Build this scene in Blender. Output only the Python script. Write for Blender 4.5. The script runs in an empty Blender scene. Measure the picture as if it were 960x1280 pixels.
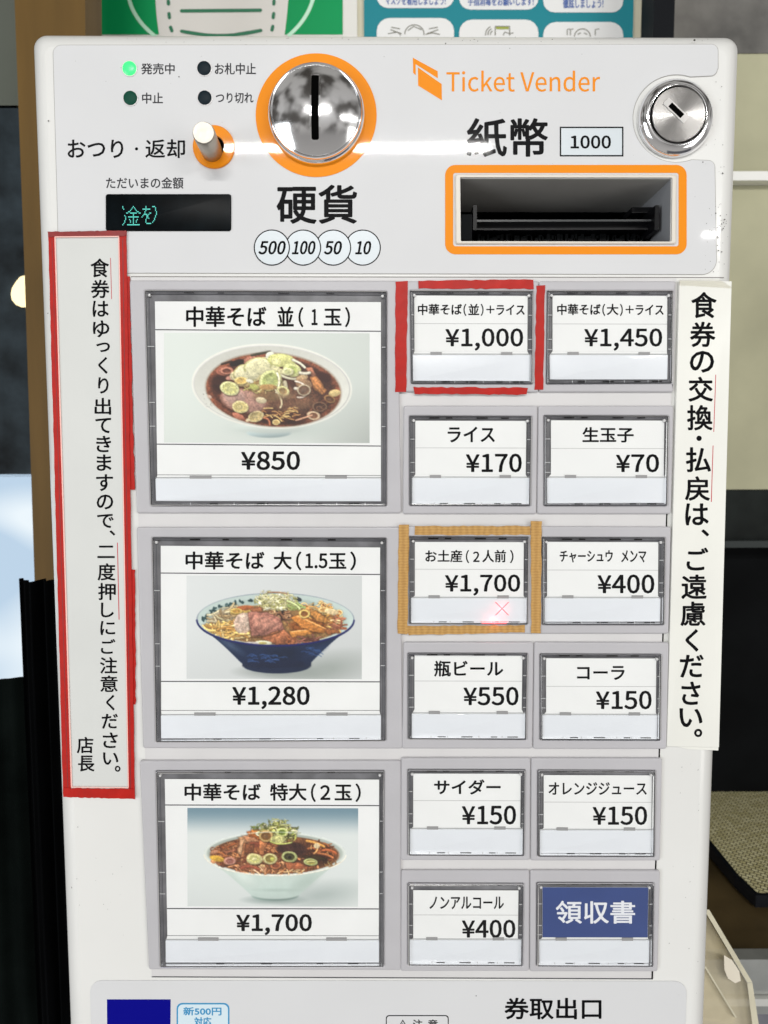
import bpy, math, random
import numpy as np
from mathutils import Vector, Matrix
from mathutils.geometry import tessellate_polygon
random.seed(7)
SC = bpy.context.scene
COL = SC.collection
# ------------------------------------------------------------------ camera
F = 924.0                     # focal length in pixels of the 960 x 1280 frame
CAM = Vector((0.0, -0.314, 1.45))
PITCH, ROLL = math.atan(0.081), math.radians(-0.15)
cd = bpy.data.cameras.new('camera'); cam = bpy.data.objects.new('camera', cd); COL.objects.link(cam)
cd.sensor_fit = 'VERTICAL'; cd.sensor_height = 36.0; cd.lens = 36.0 * F / 1280.0
cd.clip_start = 0.005; cd.clip_end = 60.0
RM = Matrix.Rotation(math.pi/2 - PITCH, 3, 'X') @ Matrix.Rotation(ROLL, 3, 'Z')
cam.matrix_world = Matrix.Translation(CAM) @ RM.to_4x4()
cd.dof.use_dof = True; cd.dof.focus_distance = 0.318; cd.dof.aperture_fstop = 18
SC.camera = cam
# ------------------------------------------------------------------ room light
w = bpy.data.worlds.new('World'); SC.world = w; w.use_nodes = True
nt = w.node_tree; bg = nt.nodes['Background']; bg.inputs[1].default_value = 0.36
tc = nt.nodes.new('ShaderNodeTexCoord'); sp = nt.nodes.new('ShaderNodeSeparateXYZ')
nt.links.new(tc.outputs['Generated'], sp.inputs[0])
rp = nt.nodes.new('ShaderNodeValToRGB'); mr = nt.nodes.new('ShaderNodeMapRange')
nt.links.new(sp.outputs['Z'], mr.inputs['Value']); mr.inputs['From Min'].default_value = -1; mr.inputs['From Max'].default_value = 1
nt.links.new(mr.outputs[0], rp.inputs[0])
e = rp.color_ramp.elements
e[0].position = 0.0; e[0].color = (0.95, 0.92, 0.88, 1)
e[1].position = 1.0; e[1].color = (0.55, 0.54, 0.52, 1)
for p_, c_ in ((0.45, (0.62, 0.60, 0.58, 1)), (0.62, (0.85, 0.85, 0.85, 1))):
    x_ = e.new(p_); x_.color = c_
nz = nt.nodes.new('ShaderNodeTexNoise'); nz.inputs['Scale'].default_value = 3.4; nz.inputs['Detail'].default_value = 2.5
nt.links.new(tc.outputs['Generated'], nz.inputs['Vector'])
r2 = nt.nodes.new('ShaderNodeValToRGB'); nt.links.new(nz.outputs[0], r2.inputs[0])
r2.color_ramp.elements[0].position = 0.42; r2.color_ramp.elements[0].color = (0.18, 0.165, 0.15, 1)
r2.color_ramp.elements[1].position = 0.56; r2.color_ramp.elements[1].color = (1.35, 1.33, 1.3, 1)
mx = nt.nodes.new('ShaderNodeMixRGB'); mx.blend_type = 'MULTIPLY'
nt.links.new(rp.outputs[0], mx.inputs[1]); nt.links.new(r2.outputs[0], mx.inputs[2]); nt.links.new(mx.outputs[0], bg.inputs[0])
m3 = nt.nodes.new('ShaderNodeMapRange'); m3.inputs['From Min'].default_value = -0.12; m3.inputs['From Max'].default_value = 0.06     # cluttered room above a plain floor
nt.links.new(sp.outputs['Z'], m3.inputs['Value']); nt.links.new(m3.outputs[0], mx.inputs[0])

def area(name, loc, target, sx, sy, power, color):
    l = bpy.data.lights.new(name, 'AREA'); l.shape = 'RECTANGLE'; l.size = sx; l.size_y = sy
    l.energy = power; l.color = color
    o = bpy.data.objects.new(name, l); COL.objects.link(o); o.location = loc
    o.rotation_euler = (Vector(target) - Vector(loc)).to_track_quat('-Z', 'Y').to_euler()
    return o
TW = (1.0, 0.985, 0.955)
area('ceiling_tube_light', (-0.12, -2.2, 2.445), (-0.12, 0, 1.5), 0.94, 0.018, 18, TW)
area('ceiling_tube_light', (2.1, -3.0, 2.47), (0.6, 0, 1.5), 1.3, 0.014, 17, TW)
area('soft_fill_light', (-2.6, -2.4, 1.1), (0, 0, 1.3), 1.6, 2.0, 38, (0.93, 0.97, 1.0))  # broad fill light added on the left, not a real window
area('soft_fill_light', (2.4, -2.2, 0.9), (0, 0, 1.3), 1.4, 1.8, 20, (1.0, 0.98, 0.95))  # weaker fill light added on the right, likewise no window
vs = SC.view_settings; vs.view_transform = 'Standard'; vs.look = 'None'; vs.gamma = 1.0
vs.use_curve_mapping = False; vs.exposure = 0.40
SC.cycles.max_bounces = 8

# ------------------------------------------------------------------ pixel <-> place
def ray(px, py):
    return RM @ Vector(((px-480)/F, (640-py)/F, -1.0))
def P(px, py, Y=0.0):
    d = ray(px, py); t = (Y - CAM.y)/d.y
    return CAM + d*t
def H(px, py, z):
    d = ray(px, py); t = (z - CAM.z)/d.z
    return CAM + d*t
def W(px, py, h=0.0):                 # point of the front plane, lifted h metres towards the viewer
    p = P(px, py); return Vector((p.x, -h, p.z))
MM = 0.001
# ------------------------------------------------------------------ materials
def lin(c):
    return tuple(((v/255)/12.92 if v/255 <= .04045 else ((v/255+.055)/1.055)**2.4) for v in c)
MATS = {}
def mat(name, rgb, rough=0.5, metal=0.0, coat=0.0, emit=None, estr=1.0, bump=0.0, bscale=400, vary=0.0, vscale=60, spec=0.5, coatr=0.05, stretch=None, trans=0.0, alpha=1.0, wear=0.0):
    if name in MATS: return MATS[name]
    m = bpy.data.materials.new(name); m.use_nodes = True; n = m.node_tree; b = n.nodes['Principled BSDF']
    b.inputs['Base Color'].default_value = (*rgb, 1); b.inputs['Roughness'].default_value = rough
    b.inputs['Metallic'].default_value = metal; b.inputs['Coat Weight'].default_value = coat
    b.inputs['Coat Roughness'].default_value = coatr; b.inputs['Specular IOR Level'].default_value = spec
    b.inputs['Transmission Weight'].default_value = trans; b.inputs['Alpha'].default_value = alpha
    if emit: b.inputs['Emission Color'].default_value = (*emit, 1); b.inputs['Emission Strength'].default_value = estr
    if bump or vary or wear:
        t = n.nodes.new('ShaderNodeTexCoord'); mp = n.nodes.new('ShaderNodeMapping')
        n.links.new(t.outputs['Object'], mp.inputs[0])
        if stretch: mp.inputs['Scale'].default_value = stretch
    if bump:
        z = n.nodes.new('ShaderNodeTexNoise'); z.inputs['Scale'].default_value = bscale; z.inputs['Detail'].default_value = 3
        n.links.new(mp.outputs[0], z.inputs['Vector'])
        bp = n.nodes.new('ShaderNodeBump'); bp.inputs['Strength'].default_value = bump; bp.inputs['Distance'].default_value = 0.0004
        n.links.new(z.outputs[0], bp.inputs['Height']); n.links.new(bp.outputs[0], b.inputs['Normal'])
        n.links.new(bp.outputs[0], b.inputs['Coat Normal'])
    if vary:
        z2 = n.nodes.new('ShaderNodeTexNoise'); z2.inputs['Scale'].default_value = vscale; z2.inputs['Detail'].default_value = 5
        n.links.new(mp.outputs[0], z2.inputs['Vector'])
        r = n.nodes.new('ShaderNodeValToRGB'); n.links.new(z2.outputs[0], r.inputs[0])
        r.color_ramp.elements[0].position = .3; r.color_ramp.elements[1].position = .7
        r.color_ramp.elements[0].color = (*[v*(1-vary) for v in rgb], 1)
        r.color_ramp.elements[1].color = (*[min(1, v*(1+vary)) for v in rgb], 1)
        src = r.outputs[0]
        if wear:
            z3 = n.nodes.new('ShaderNodeTexNoise'); z3.inputs['Scale'].default_value = 420; z3.inputs['Detail'].default_value = 2
            n.links.new(mp.outputs[0], z3.inputs['Vector'])
            r3 = n.nodes.new('ShaderNodeValToRGB'); n.links.new(z3.outputs[0], r3.inputs[0])
            r3.color_ramp.elements[0].position = .785; r3.color_ramp.elements[1].position = .80
            r3.color_ramp.elements[0].color = (0, 0, 0, 1); r3.color_ramp.elements[1].color = (wear, wear, wear, 1)
            mm = n.nodes.new('ShaderNodeMixRGB'); n.links.new(r3.outputs[0], mm.inputs[0]); n.links.new(src, mm.inputs[1])
            mm.inputs[2].default_value = (0.05, 0.045, 0.04, 1); src = mm.outputs[0]
        n.links.new(src, b.inputs['Base Color'])
    MATS[name] = m; return m
M_BODY = mat('white_painted_steel', (0.71, 0.71, 0.69), 0.35, coat=0.4, coatr=0.12, bump=0.06, bscale=30, vary=0.045, vscale=9, wear=.9)
M_TOP = mat('glossy_pale_sheet', (0.63, 0.635, 0.645), 0.5, coat=0.20, coatr=0.035, bump=0.03, bscale=14, spec=.2, vary=0.02, vscale=20, wear=.6)
M_PANEL = mat('off_white_plastic', (0.62, 0.61, 0.61), 0.4, coat=.2, coatr=.2, vary=0.03, vscale=40)
M_HOUS = mat('lilac_grey_plastic', (0.46, 0.452, 0.472), 0.42, bump=.15, bscale=900, vary=0.03, vscale=60)
M_WELL = mat('smoky_plastic', (0.15, 0.15, 0.16), 0.4, coat=.2, vary=0.5, vscale=70, stretch=(1, 1, 1))
M_PAPER = mat('white_label_paper', (0.83, 0.84, 0.83), 0.6, vary=0.025, vscale=50)
M_SIGN = mat('sign_paper', (0.61, 0.62, 0.60), 0.55, coat=.3, coatr=.2, bump=.15, bscale=25, vary=0.03, vscale=22)
M_SIGN2 = mat('cream_sign_paper', (0.76, 0.76, 0.71), 0.55, coat=.2, coatr=.2, bump=.1, bscale=25, vary=0.04, vscale=22)
M_STRIP = mat('blue_white_plastic', (0.76, 0.79, 0.83), 0.3, coat=.3, vary=0.02, vscale=60)
M_INK = mat('black_ink', (0.004, 0.004, 0.005), 0.6, spec=.06)
M_INKC = mat('black_ink_under_gloss', (0.006, 0.006, 0.007), 0.6, spec=.06, coat=.20, coatr=.035)
M_GREYINK = mat('grey_ink', (0.035, 0.035, 0.04), 0.6, spec=.15)
M_LINE = mat('thin_grey_rule', (0.5, 0.5, 0.5), 0.5)
M_RULE = mat('dark_rule', (0.07, 0.07, 0.08), 0.5)
M_ORANGE = mat('orange_print', lin((232, 138, 12)), 0.5, coat=.25, coatr=.03, spec=.15)
M_REDINK = mat('red_ink', lin((190, 45, 60)), 0.5)
M_WHITEINK = mat('white_ink', (0.78, 0.8, 0.84), 0.5)
M_NAVY = mat('blue_card', lin((52, 72, 128)), 0.4, vary=.06, vscale=60)
M_BLUE = mat('blue_sticker', lin((2, 2, 128)), 0.6, spec=.08)
M_CHROME = mat('chrome', (0.86, 0.86, 0.87), 0.11, 1.0, bump=.03, bscale=60)
M_BRUSH = mat('brushed_steel', (0.62, 0.61, 0.60), 0.28, 1.0, bump=.2, bscale=300, vary=.06)
M_BLACK = mat('black_plastic', (0.004, 0.004, 0.005), 0.4, spec=.25)
M_HOLE = mat('slot_dark', (0.002, 0.002, 0.002), 0.9, spec=0)
M_DARK = mat('matte_dark', (0.006, 0.007, 0.008), 0.7, spec=.1)
M_SLOTTOP = mat('grey_slot_plastic', (0.42, 0.41, 0.39), 0.5, vary=.05)
M_RIM = mat('cream_rim', (0.66, 0.62, 0.55), 0.4)
M_RED = mat('red_tape', lin((172, 20, 7)), 0.45, spec=.3, bump=.5, bscale=160, vary=.12, vscale=180)
M_RED2 = mat('dark_red_tape', lin((130, 24, 22)), 0.42, coat=.3, bump=.4, bscale=160, vary=.15, vscale=180)
M_PINK = mat('pale_tape_edge', lin((240, 190, 180)), 0.5)
M_OCHRE = None

# crepe masking tape: fine threads along both directions
def crepe():
    m = bpy.data.materials.new('ochre_cloth_tape'); m.use_nodes = True; n = m.node_tree; b = n.nodes['Principled BSDF']
    t = n.nodes.new('ShaderNodeTexCoord')
    wv = n.nodes.new('ShaderNodeTexWave'); wv.inputs['Scale'].default_value = 260; wv.bands_direction = 'Z'; wv.inputs['Distortion'].default_value = 2.5; wv.inputs['Detail Scale'].default_value = 2.5
    w2 = n.nodes.new('ShaderNodeTexWave'); w2.inputs['Scale'].default_value = 120; w2.bands_direction = 'X'; w2.inputs['Distortion'].default_value = 3; w2.inputs['Detail Scale'].default_value = 2.5
    n.links.new(t.outputs['Object'], wv.inputs['Vector']); n.links.new(t.outputs['Object'], w2.inputs['Vector'])
    a = n.nodes.new('ShaderNodeMath'); a.operation = 'ADD'; n.links.new(wv.outputs['Fac'], a.inputs[0]); n.links.new(w2.outputs['Fac'], a.inputs[1])
    mm = n.nodes.new('ShaderNodeMath'); mm.operation = 'MULTIPLY'; mm.inputs[1].default_value = .5; n.links.new(a.outputs[0], mm.inputs[0])
    r = n.nodes.new('ShaderNodeValToRGB'); n.links.new(mm.outputs[0], r.inputs[0])
    r.color_ramp.elements[0].color = (*lin((164, 122, 62)), 1); r.color_ramp.elements[1].color = (*lin((192, 150, 84)), 1)
    n.links.new(r.outputs[0], b.inputs['Base Color']); b.inputs['Roughness'].default_value = .6
    bp = n.nodes.new('ShaderNodeBump'); bp.inputs['Distance'].default_value = .0002; bp.inputs['Strength'].default_value = .25
    n.links.new(mm.outputs[0], bp.inputs['Height']); n.links.new(bp.outputs[0], b.inputs['Normal'])
    return m
M_OCHRE = crepe()

def clear(name, tint, edge, rough=0.03, ior=1.45):
    m = bpy.data.materials.new(name); m.use_nodes = True; n = m.node_tree; n.nodes.clear()
    o = n.nodes.new('ShaderNodeOutputMaterial'); tr = n.nodes.new('ShaderNodeBsdfTransparent'); tr.inputs[0].default_value = (*tint, 1)
    g = n.nodes.new('ShaderNodeBsdfGlossy'); g.inputs['Roughness'].default_value = rough; g.inputs[0].default_value = (edge, edge, edge, 1)
    f = n.nodes.new('ShaderNodeFresnel'); f.inputs[0].default_value = ior
    x = n.nodes.new('ShaderNodeMixShader'); n.links.new(f.outputs[0], x.inputs[0]); n.links.new(tr.outputs[0], x.inputs[1]); n.links.new(g.outputs[0], x.inputs[2])
    n.links.new(x.outputs[0], o.inputs[0]); return m
M_PANE = clear('clear_cover', (0.985, 0.985, 0.985), .7, .06, 1.4)
M_CRIM = clear('clear_rim', (0.66, 0.66, 0.68), 1.0, .22, 1.55)
M_TRAYP = mat('yellowed_clear_plastic', (0.62, 0.55, 0.38), 0.3, alpha=.74, coat=.3, vary=.18, vscale=40)
M_TRAYE = mat('yellowed_plastic_edge', (0.72, 0.68, 0.52), 0.3, alpha=.85, coat=.5, vary=.1, vscale=80)

# ------------------------------------------------------------------ builders
WLOC = {}
def tag(o, label=None, cat=None, group=None, kind=None):
    if label: o['label'] = label
    if cat: o['category'] = cat
    if group: o['group'] = group
    if kind: o['kind'] = kind
    return o
def empty(name, loc, label, cat, group=None):
    o = bpy.data.objects.new(name, None); COL.objects.link(o); o.empty_display_size = .02
    o.location = loc; WLOC[o.name] = Vector(loc); return tag(o, label, cat, group)
def mk(name, verts, faces, m, parent=None, smooth=False, origin=None):
    """verts are given in world space; the object's origin is put at the middle of its footprint"""
    vs_ = np.array([tuple(v) for v in verts], dtype=float)
    lo, hi = vs_.min(0), vs_.max(0)
    org = Vector(origin) if origin is not None else Vector(((lo[0]+hi[0])/2, (lo[1]+hi[1])/2, lo[2]))
    me = bpy.data.meshes.new(name); me.from_pydata([tuple(v) for v in (vs_ - np.array(org))], [], faces)
    mm = m if isinstance(m, (list, tuple)) else [m]
    for q in mm: me.materials.append(q)
    me.update()
    if smooth:
        me.shade_smooth()
        try: me.set_sharp_from_angle(angle=math.radians(40))
        except Exception: pass
    o = bpy.data.objects.new(name, me); COL.objects.link(o)
    if parent is not None:
        o.parent = parent; o.location = org - WLOC[parent.name]
    else: o.location = org
    WLOC[o.name] = org
    return o
class MB:
    def __init__(s): s.v = []; s.f = []
    def add(s, v, f):
        b = len(s.v); s.v += [Vector(q) for q in v]; s.f += [tuple(i+b for i in q) for q in f]; return s
    def loft(s, loops, cap0=False, cap1=False):
        n = len(loops[0]); v = [p for l in loops for p in l]; f = []
        for k in range(len(loops)-1):
            for i in range(n):
                j = (i+1) % n
                f.append((k*n+i, k*n+j, (k+1)*n+j, (k+1)*n+i))
        if cap0: f.append(tuple(range(n)))
        if cap1: f.append(tuple(range((len(loops)-1)*n, len(loops)*n)))
        return s.add(v, f)
    def box(s, lo, hi):
        x0, y0, z0 = lo; x1, y1, z1 = hi
        v = [(x0,y0,z0),(x1,y0,z0),(x1,y1,z0),(x0,y1,z0),(x0,y0,z1),(x1,y0,z1),(x1,y1,z1),(x0,y1,z1)]
        return s.add(v, [(0,3,2,1),(4,5,6,7),(0,1,5,4),(1,2,6,5),(2,3,7,6),(3,0,4,7)])
    def build(s, name, m, parent=None, smooth=False, origin=None): return mk(name, s.v, s.f, m, parent, smooth, origin)
def bil(q, s, t):
    (a, b, c, d) = q         # TL TR BR BL, t runs down
    x = (a[0]*(1-s)+b[0]*s)*(1-t) + (d[0]*(1-s)+c[0]*s)*t
    y = (a[1]*(1-s)+b[1]*s)*(1-t) + (d[1]*(1-s)+c[1]*s)*t
    return x, y
def rect(x0, y0, x1, y1): return [(x0, y0), (x1, y0), (x1, y1), (x0, y1)]
def inset(q, d):
    if not isinstance(d, (tuple, list)): d = (d, d, d, d)   # left top right bottom
    a, b, c, e = q
    return [(a[0]+d[0], a[1]+d[1]), (b[0]-d[2], b[1]+d[1]), (c[0]-d[2], c[1]-d[3]), (e[0]+d[0], e[1]-d[3])]
def rq(q, r, n=5):
    """rounded quad, 4*n pixel points"""
    out = []; r = max(r, .01)
    for i in range(4):
        p = Vector(q[i]); a = Vector(q[i-1]); b = Vector(q[(i+1) % 4])
        u = (a-p).normalized(); v = (b-p).normalized()
        c = p + (u+v)*r
        for k in range(n):
            t = math.pi/2*k/(n-1)
            w_ = c - v*r*math.cos(t) - u*r*math.sin(t)
            out.append((w_.x, w_.y))
    return out
def WL(pts, h): return [W(x, y, h) for x, y in pts]
def plate(name, pts, h0, h1, m, parent, bev=0.0, smooth=True):
    """a slab on the front plane, front edge rounded by bev pixels when pts come as a quad + radius"""
    mb = MB()
    if bev:
        q, r = pts; lo = [WL(rq(q, r), h0)]
        for a in (0, 30, 60, 90):
            a = math.radians(a); i = bev*(1-math.cos(a)); lo.append(WL(rq(inset(q, i), max(r-i, .3)), h1 - bev*.34*MM*(1-math.sin(a))))
        mb.loft(lo, False, True)
    else:
        mb.loft([WL(pts, h0), WL(pts, h1)], False, True)
    return mb.build(name, m, parent, smooth)
def sheet(name, pts, h, m, parent): return mk(name, WL(pts, h), [tuple(range(len(pts)))], m, parent)
def holed(outer, holes, fn):
    polys = [[Vector((x, y, 0)) for x, y in outer]] + [[Vector((x, y, 0)) for x, y in h] for h in holes]
    tris = tessellate_polygon(polys); flat = [p for poly in polys for p in poly]
    return [fn(p.x, p.y) for p in flat], [tuple(t) for t in tris]
def circ(cx, cy, r, n=64, ry=None):
    ry = ry or r
    return [(cx+r*math.cos(2*math.pi*i/n), cy+ry*math.sin(2*math.pi*i/n)) for i in range(n)]
def ringsheet(name, outer, inner, h, m, parent, h0=None):
    mb = MB()
    if h0 is None: mb.loft([WL(outer, h), WL(inner, h)])
    else: mb.loft([WL(outer, h0), WL(outer, h), WL(inner, h), WL(inner, h0)])
    return mb.build(name, m, parent)
def lathe(name, cx, cy, prof, m, parent, n=72, smooth=True, cap=True):
    """prof: (radius in px, height in mm, dx, dy)"""
    mb = MB(); loops = []
    for p in prof:
        r, h = p[0], p[1]; dx, dy = (p[2], p[3]) if len(p) > 3 else (0, 0)
        c = W(cx+dx, cy+dy); R = r*(W(cx+1, cy)-W(cx, cy)).length
        loops.append([Vector((c.x+R*math.cos(2*math.pi*i/n), -h*MM, c.z+R*math.sin(2*math.pi*i/n))) for i in range(n)])
    mb.loft(loops, False, cap); return mb.build(name, m, parent, smooth)

# ---- lettering
FONT = None
try:
    import os
    fp = os.path.join(bpy.utils.system_resource('DATAFILES'), 'fonts', 'Noto Sans CJK Regular.woff2')
    if os.path.exists(fp): FONT = bpy.data.fonts.load(fp)
except Exception: FONT = None
GC = {}
def glyphs(body, shear=0.0, res=3, em=False):
    if (body, shear) in GC: return GC[(body, shear)]
    cu = bpy.data.curves.new('lettering_curve', 'FONT'); cu.body = body; cu.resolution_u = res; cu.shear = shear
    if FONT and all(ord(c) < 256 for c in body): cu.font = FONT     # other characters: the built-in font's own fallback
    o = bpy.data.objects.new('lettering_curve', cu); COL.objects.link(o)
    me = bpy.data.meshes.new_from_object(o)
    n = len(me.vertices); v = np.empty(n*3); me.vertices.foreach_get('co', v); v = v.reshape(n, 3)[:, :2]
    f = [tuple(p.vertices) for p in me.polygons]
    bpy.data.objects.remove(o); bpy.data.curves.remove(cu); bpy.data.meshes.remove(me)
    GC[(body, shear)] = (v, f)
    return v, f
def letter(parent, runs, h, bold=0.0, m=None, name='lettering', shear=0.0):
    """runs: list of (text, x0, y0, x1, y1) pixel boxes that the ink of each text fills"""
    mb = MB()
    offs = [(0, 0)] if not bold else [(0, 0)] + [(bold*math.cos(a), bold*math.sin(a)) for a in np.arange(6 if bold < .8 else 10)*2*math.pi/(6 if bold < .8 else 10)]
    for (body, x0, y0, x1, y1) in runs:
        v, f = glyphs(body, shear)
        lo, hi = v.min(0), v.max(0); d = np.maximum(hi-lo, 1e-6)
        b = bold*.8
        px = x0+b + (v[:, 0]-lo[0])/d[0]*(x1-x0-2*b); py = y1-b - (v[:, 1]-lo[1])/d[1]*(y1-y0-2*b)
        for k, (dx, dy) in enumerate(offs):
            hh = h + k*0.006*MM
            mb.add([W(x+dx, y+dy, hh) for x, y in zip(px, py)], f)
    return mb.build(name, m or M_INK, parent)
def column(parent, chars, size, h, bold, m=None):
    """vertical writing: chars = (char, cx, cy, w, h)"""
    return letter(parent, [(c, x-w_/2, y-hh/2, x+w_/2, y+hh/2) for c, x, y, w_, hh in chars], h, bold, m)

# ================================================================== THE MACHINE
root = empty('ticket_machine', W(480, 1278, 0), 'white upright meal ticket vending machine with coin slot, bill slot and rows of menu buttons', 'ticket machine')
SLOT = [(575.2, 223.5), (838.5, 224), (837.5, 302.5), (576, 302)]
slot_l = rq(SLOT, 1.5, 4)
# body: a deep box with a rounded front edge
def PL(pts, Y): return [P(x, y, Y) for x, y in pts]
OUT = [(42, 44.5), (922.5, 47.5), (873.5, 1420), (94, 1420)]
mb = MB(); L = []
def shiftY(pts, Y): return [Vector((p.x, Y, p.z)) for p in pts]
for a in range(0, 91, 15):
    a_ = math.radians(a); i = 14*(1-math.cos(a_)); Y = 0.006*(1-math.sin(a_))
    if a == 0: L.append(shiftY(PL(rq(OUT, 17, 8), .006), .30))
    L.append(shiftY([p for p in PL(rq(inset(OUT, i), max(17-i*.5, 3), 8), Y)], Y))
mb.loft(L)
cap = rq(inset(OUT, 14), 10, 8)
v, f = holed(cap, [slot_l], lambda x, y: W(x, y, 0))
mb.add(v, f)
mb.build('body', M_BODY, root, True)
# pale glossy sheet over the head of the machine, cut round around the key lock
KL = (845.5, 148.5)
ov = []
def arc(cx, cy, r, a0, a1, n): return [(cx+r*math.cos(math.radians(a0+(a1-a0)*k/n)), cy+r*math.sin(math.radians(a0+(a1-a0)*k/n))) for k in range(n+1)]
ov += arc(77, 67, 10, 180, 270, 6) + arc(889, 64, 8, 270, 360, 6) + [(897, 86)] + arc(888, 87, 8, 0, 90, 5)
ov += arc(KL[0], KL[1], 55, -72, -290, 40)
ov += arc(885, 209, 8, 270, 360, 5) + arc(877, 325, 18, 0, 90, 8) + arc(90, 325, 16, 90, 180, 8)
v, f = holed(ov, [slot_l], lambda x, y: W(x, y, .3*MM))
mb = MB().add(v, f); mb.loft([WL(ov, 0), WL(ov, .3*MM)])
top = mb.build('head_sheet', M_TOP, root)
ht = .34*MM
M_GRIME = mat('edge_grime', (.33, .32, .30), .8); M_SPECK = mat('dirt_speck', (.04, .035, .03), .8)
def outline(name, pts, w_, h, parent):
    n = len(pts); c = []
    for i, p in enumerate(pts):
        a0, b0 = Vector(pts[i-1]), Vector(pts[(i+1) % n]); d = b0-a0
        d = d.normalized() if d.length > 0 else Vector((1, 0)); c.append((p[0]-d.y*w_, p[1]+d.x*w_))
    mb = MB(); mb.loft([WL(pts, h), WL(c, h)]); return mb.build(name, M_GRIME, parent)
outline('sheet_edge', ov, -.8, .12*MM, root)
mb = MB(); r_ = random.Random(5)
sp_ = [(224, 96.5, 1.0), (61, 151.5, 1), (867.5, 51, 1.3), (637, 61, .6), (597, 52, .6), (557, 55, .8), (171, 522, .9), (690, 50, .6), (595, 1244, .7), (903, 217, 1), (878, 203, .8)]
sp_ += [(r_.gauss(899, 4), r_.gauss(283, 14), r_.uniform(.3, 1.0)) for _ in range(26)] + [(r_.uniform(880, 905), r_.uniform(100, 340), r_.uniform(.25, .6)) for _ in range(30)] + [(r_.uniform(70, 900), r_.gauss(51, 2), r_.uniform(.2, .55)) for _ in range(36)]
sp_ += [(r_.uniform(75, 160), r_.uniform(1000, 1215), r_.uniform(.2, .5)) for _ in range(14)] + [(r_.uniform(835, 880), r_.uniform(940, 1270), r_.uniform(.2, .5)) for _ in range(22)] + [(r_.uniform(90, 890), r_.uniform(60, 340), r_.uniform(.15, .35)) for _ in range(40)]
for x, y, q in sp_: mb.add(WL([(x+q*math.cos(t)*r_.uniform(.7, 1.3), y+q*math.sin(t)*r_.uniform(.7, 1.3)) for t in (0, 1.05, 2.1, 3.14, 4.2, 5.24)], .40*MM), [tuple(range(6))])
tag(mb.build('dirt_specks', M_SPECK, root), kind='stuff')
# status lamps
def led(cx, cy, m, nm='status_lamp'):
    l_ = lathe(nm, cx, cy, [(9.9, .3), (9.9, .5), (9.2, .55), (8.6, .5)], M_PANEL, root, 32, cap=False)
    g = lathe('lens', cx, cy, [(8.6, .35), (8.6, .6), (7, .9), (4, 1.05), (.5, 1.1)], m, l_, 32)
    return l_
M_LEDG = mat('lit_green_lens', (0.02, .5, .12), .3, emit=lin((60, 245, 110)), estr=.95)
M_LEDD = mat('unlit_green_lens', (0.004, .06, .036), .5, spec=.15); M_LEDN = mat('unlit_dark_lens', (0.006, .014, .02), .5, spec=.15)
tag(led(162.3, 86.3, M_LEDG), 'status lamp lit bright green'); tag(led(163.3, 123.2, M_LEDD), 'unlit dark green status lamp')
led(255.5, 86, M_LEDN); led(256.2, 122.8, M_LEDN)
letter(top, [('発売中', 176.8, 79.6, 218.6, 93.6), ('お札中止', 268.8, 79.3, 320, 93.8), ('中止', 178, 116.3, 204, 130.2), ('つり切れ', 270, 116.3, 317, 129.6)], ht, .22, M_GREYINK)
letter(top, [('おつり', 85, 175, 154.5, 198), ('返却', 182, 174.5, 231.5, 198)], ht, .38, M_INKC)
sheet('lettering', circ(171, 186.5, 2, 16), ht, M_INK, top)
letter(top, [('ただいまの金額', 133, 221.8, 229.5, 236.3)], ht, .22, M_GREYINK)
letter(top, [('硬貨', 346, 231.5, 446.3, 280)], ht, .95, M_INKC)
letter(top, [('紙幣', 583.5, 148.3, 684.5, 196.5)], ht, .95, M_INKC)
letter(top, [('Ticket Vender', 558, 88.8, 749.8, 115.2)], ht, 0.15, M_ORANGE)
sheet('logo', [(522.2, 84.6), (552, 105.5), (552.4, 126), (522.6, 107.5)], ht, M_ORANGE, top)
mb = MB(); mb.add(WL([(516, 72.6), (547, 89.5), (547.3, 98.5), (519.5, 80.8), (519.7, 94.6), (516.4, 91.5)], ht), [(0, 1, 2, 3), (0, 3, 4, 5)]); mb.build('logo', M_ORANGE, top)
# accepted-coin circles, later ones tucked under the earlier
M_COINF = mat('pale_blue_print', (0.60, .655, .69), .3, coat=.8)
for k, (cx, t, x0, x1) in enumerate([(340, '500', 323.3, 357.3), (379, '100', 365, 394.5), (416.5, '50', 405, 427.5), (453.5, '10', 444, 464)]):
    hh = ht + (3-k)*.03*MM
    sheet('coin_symbol', circ(cx, 309.8, 22.6, 48), hh, M_INK, top)
    sheet('coin_symbol', circ(cx, 309.8, 21.2, 48), hh+.01*MM, M_COINF, top)
    letter(top, [(t, x0, 301.5, x1, 318.5)], hh+.02*MM, .55, M_INK, shear=.2)
ringsheet('bill_symbol', rq(rect(699.5, 158.8, 779, 196), .2), rq(rect(701.3, 160.6, 777.2, 194.2), .2), ht, M_INK, top)
sheet('bill_symbol', rect(701.3, 160.6, 777.2, 194.2), ht-.01*MM, M_COINF, top)
letter(top, [('1000', 713, 169.8, 763.3, 186.2)], ht+.02*MM, .5)
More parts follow.
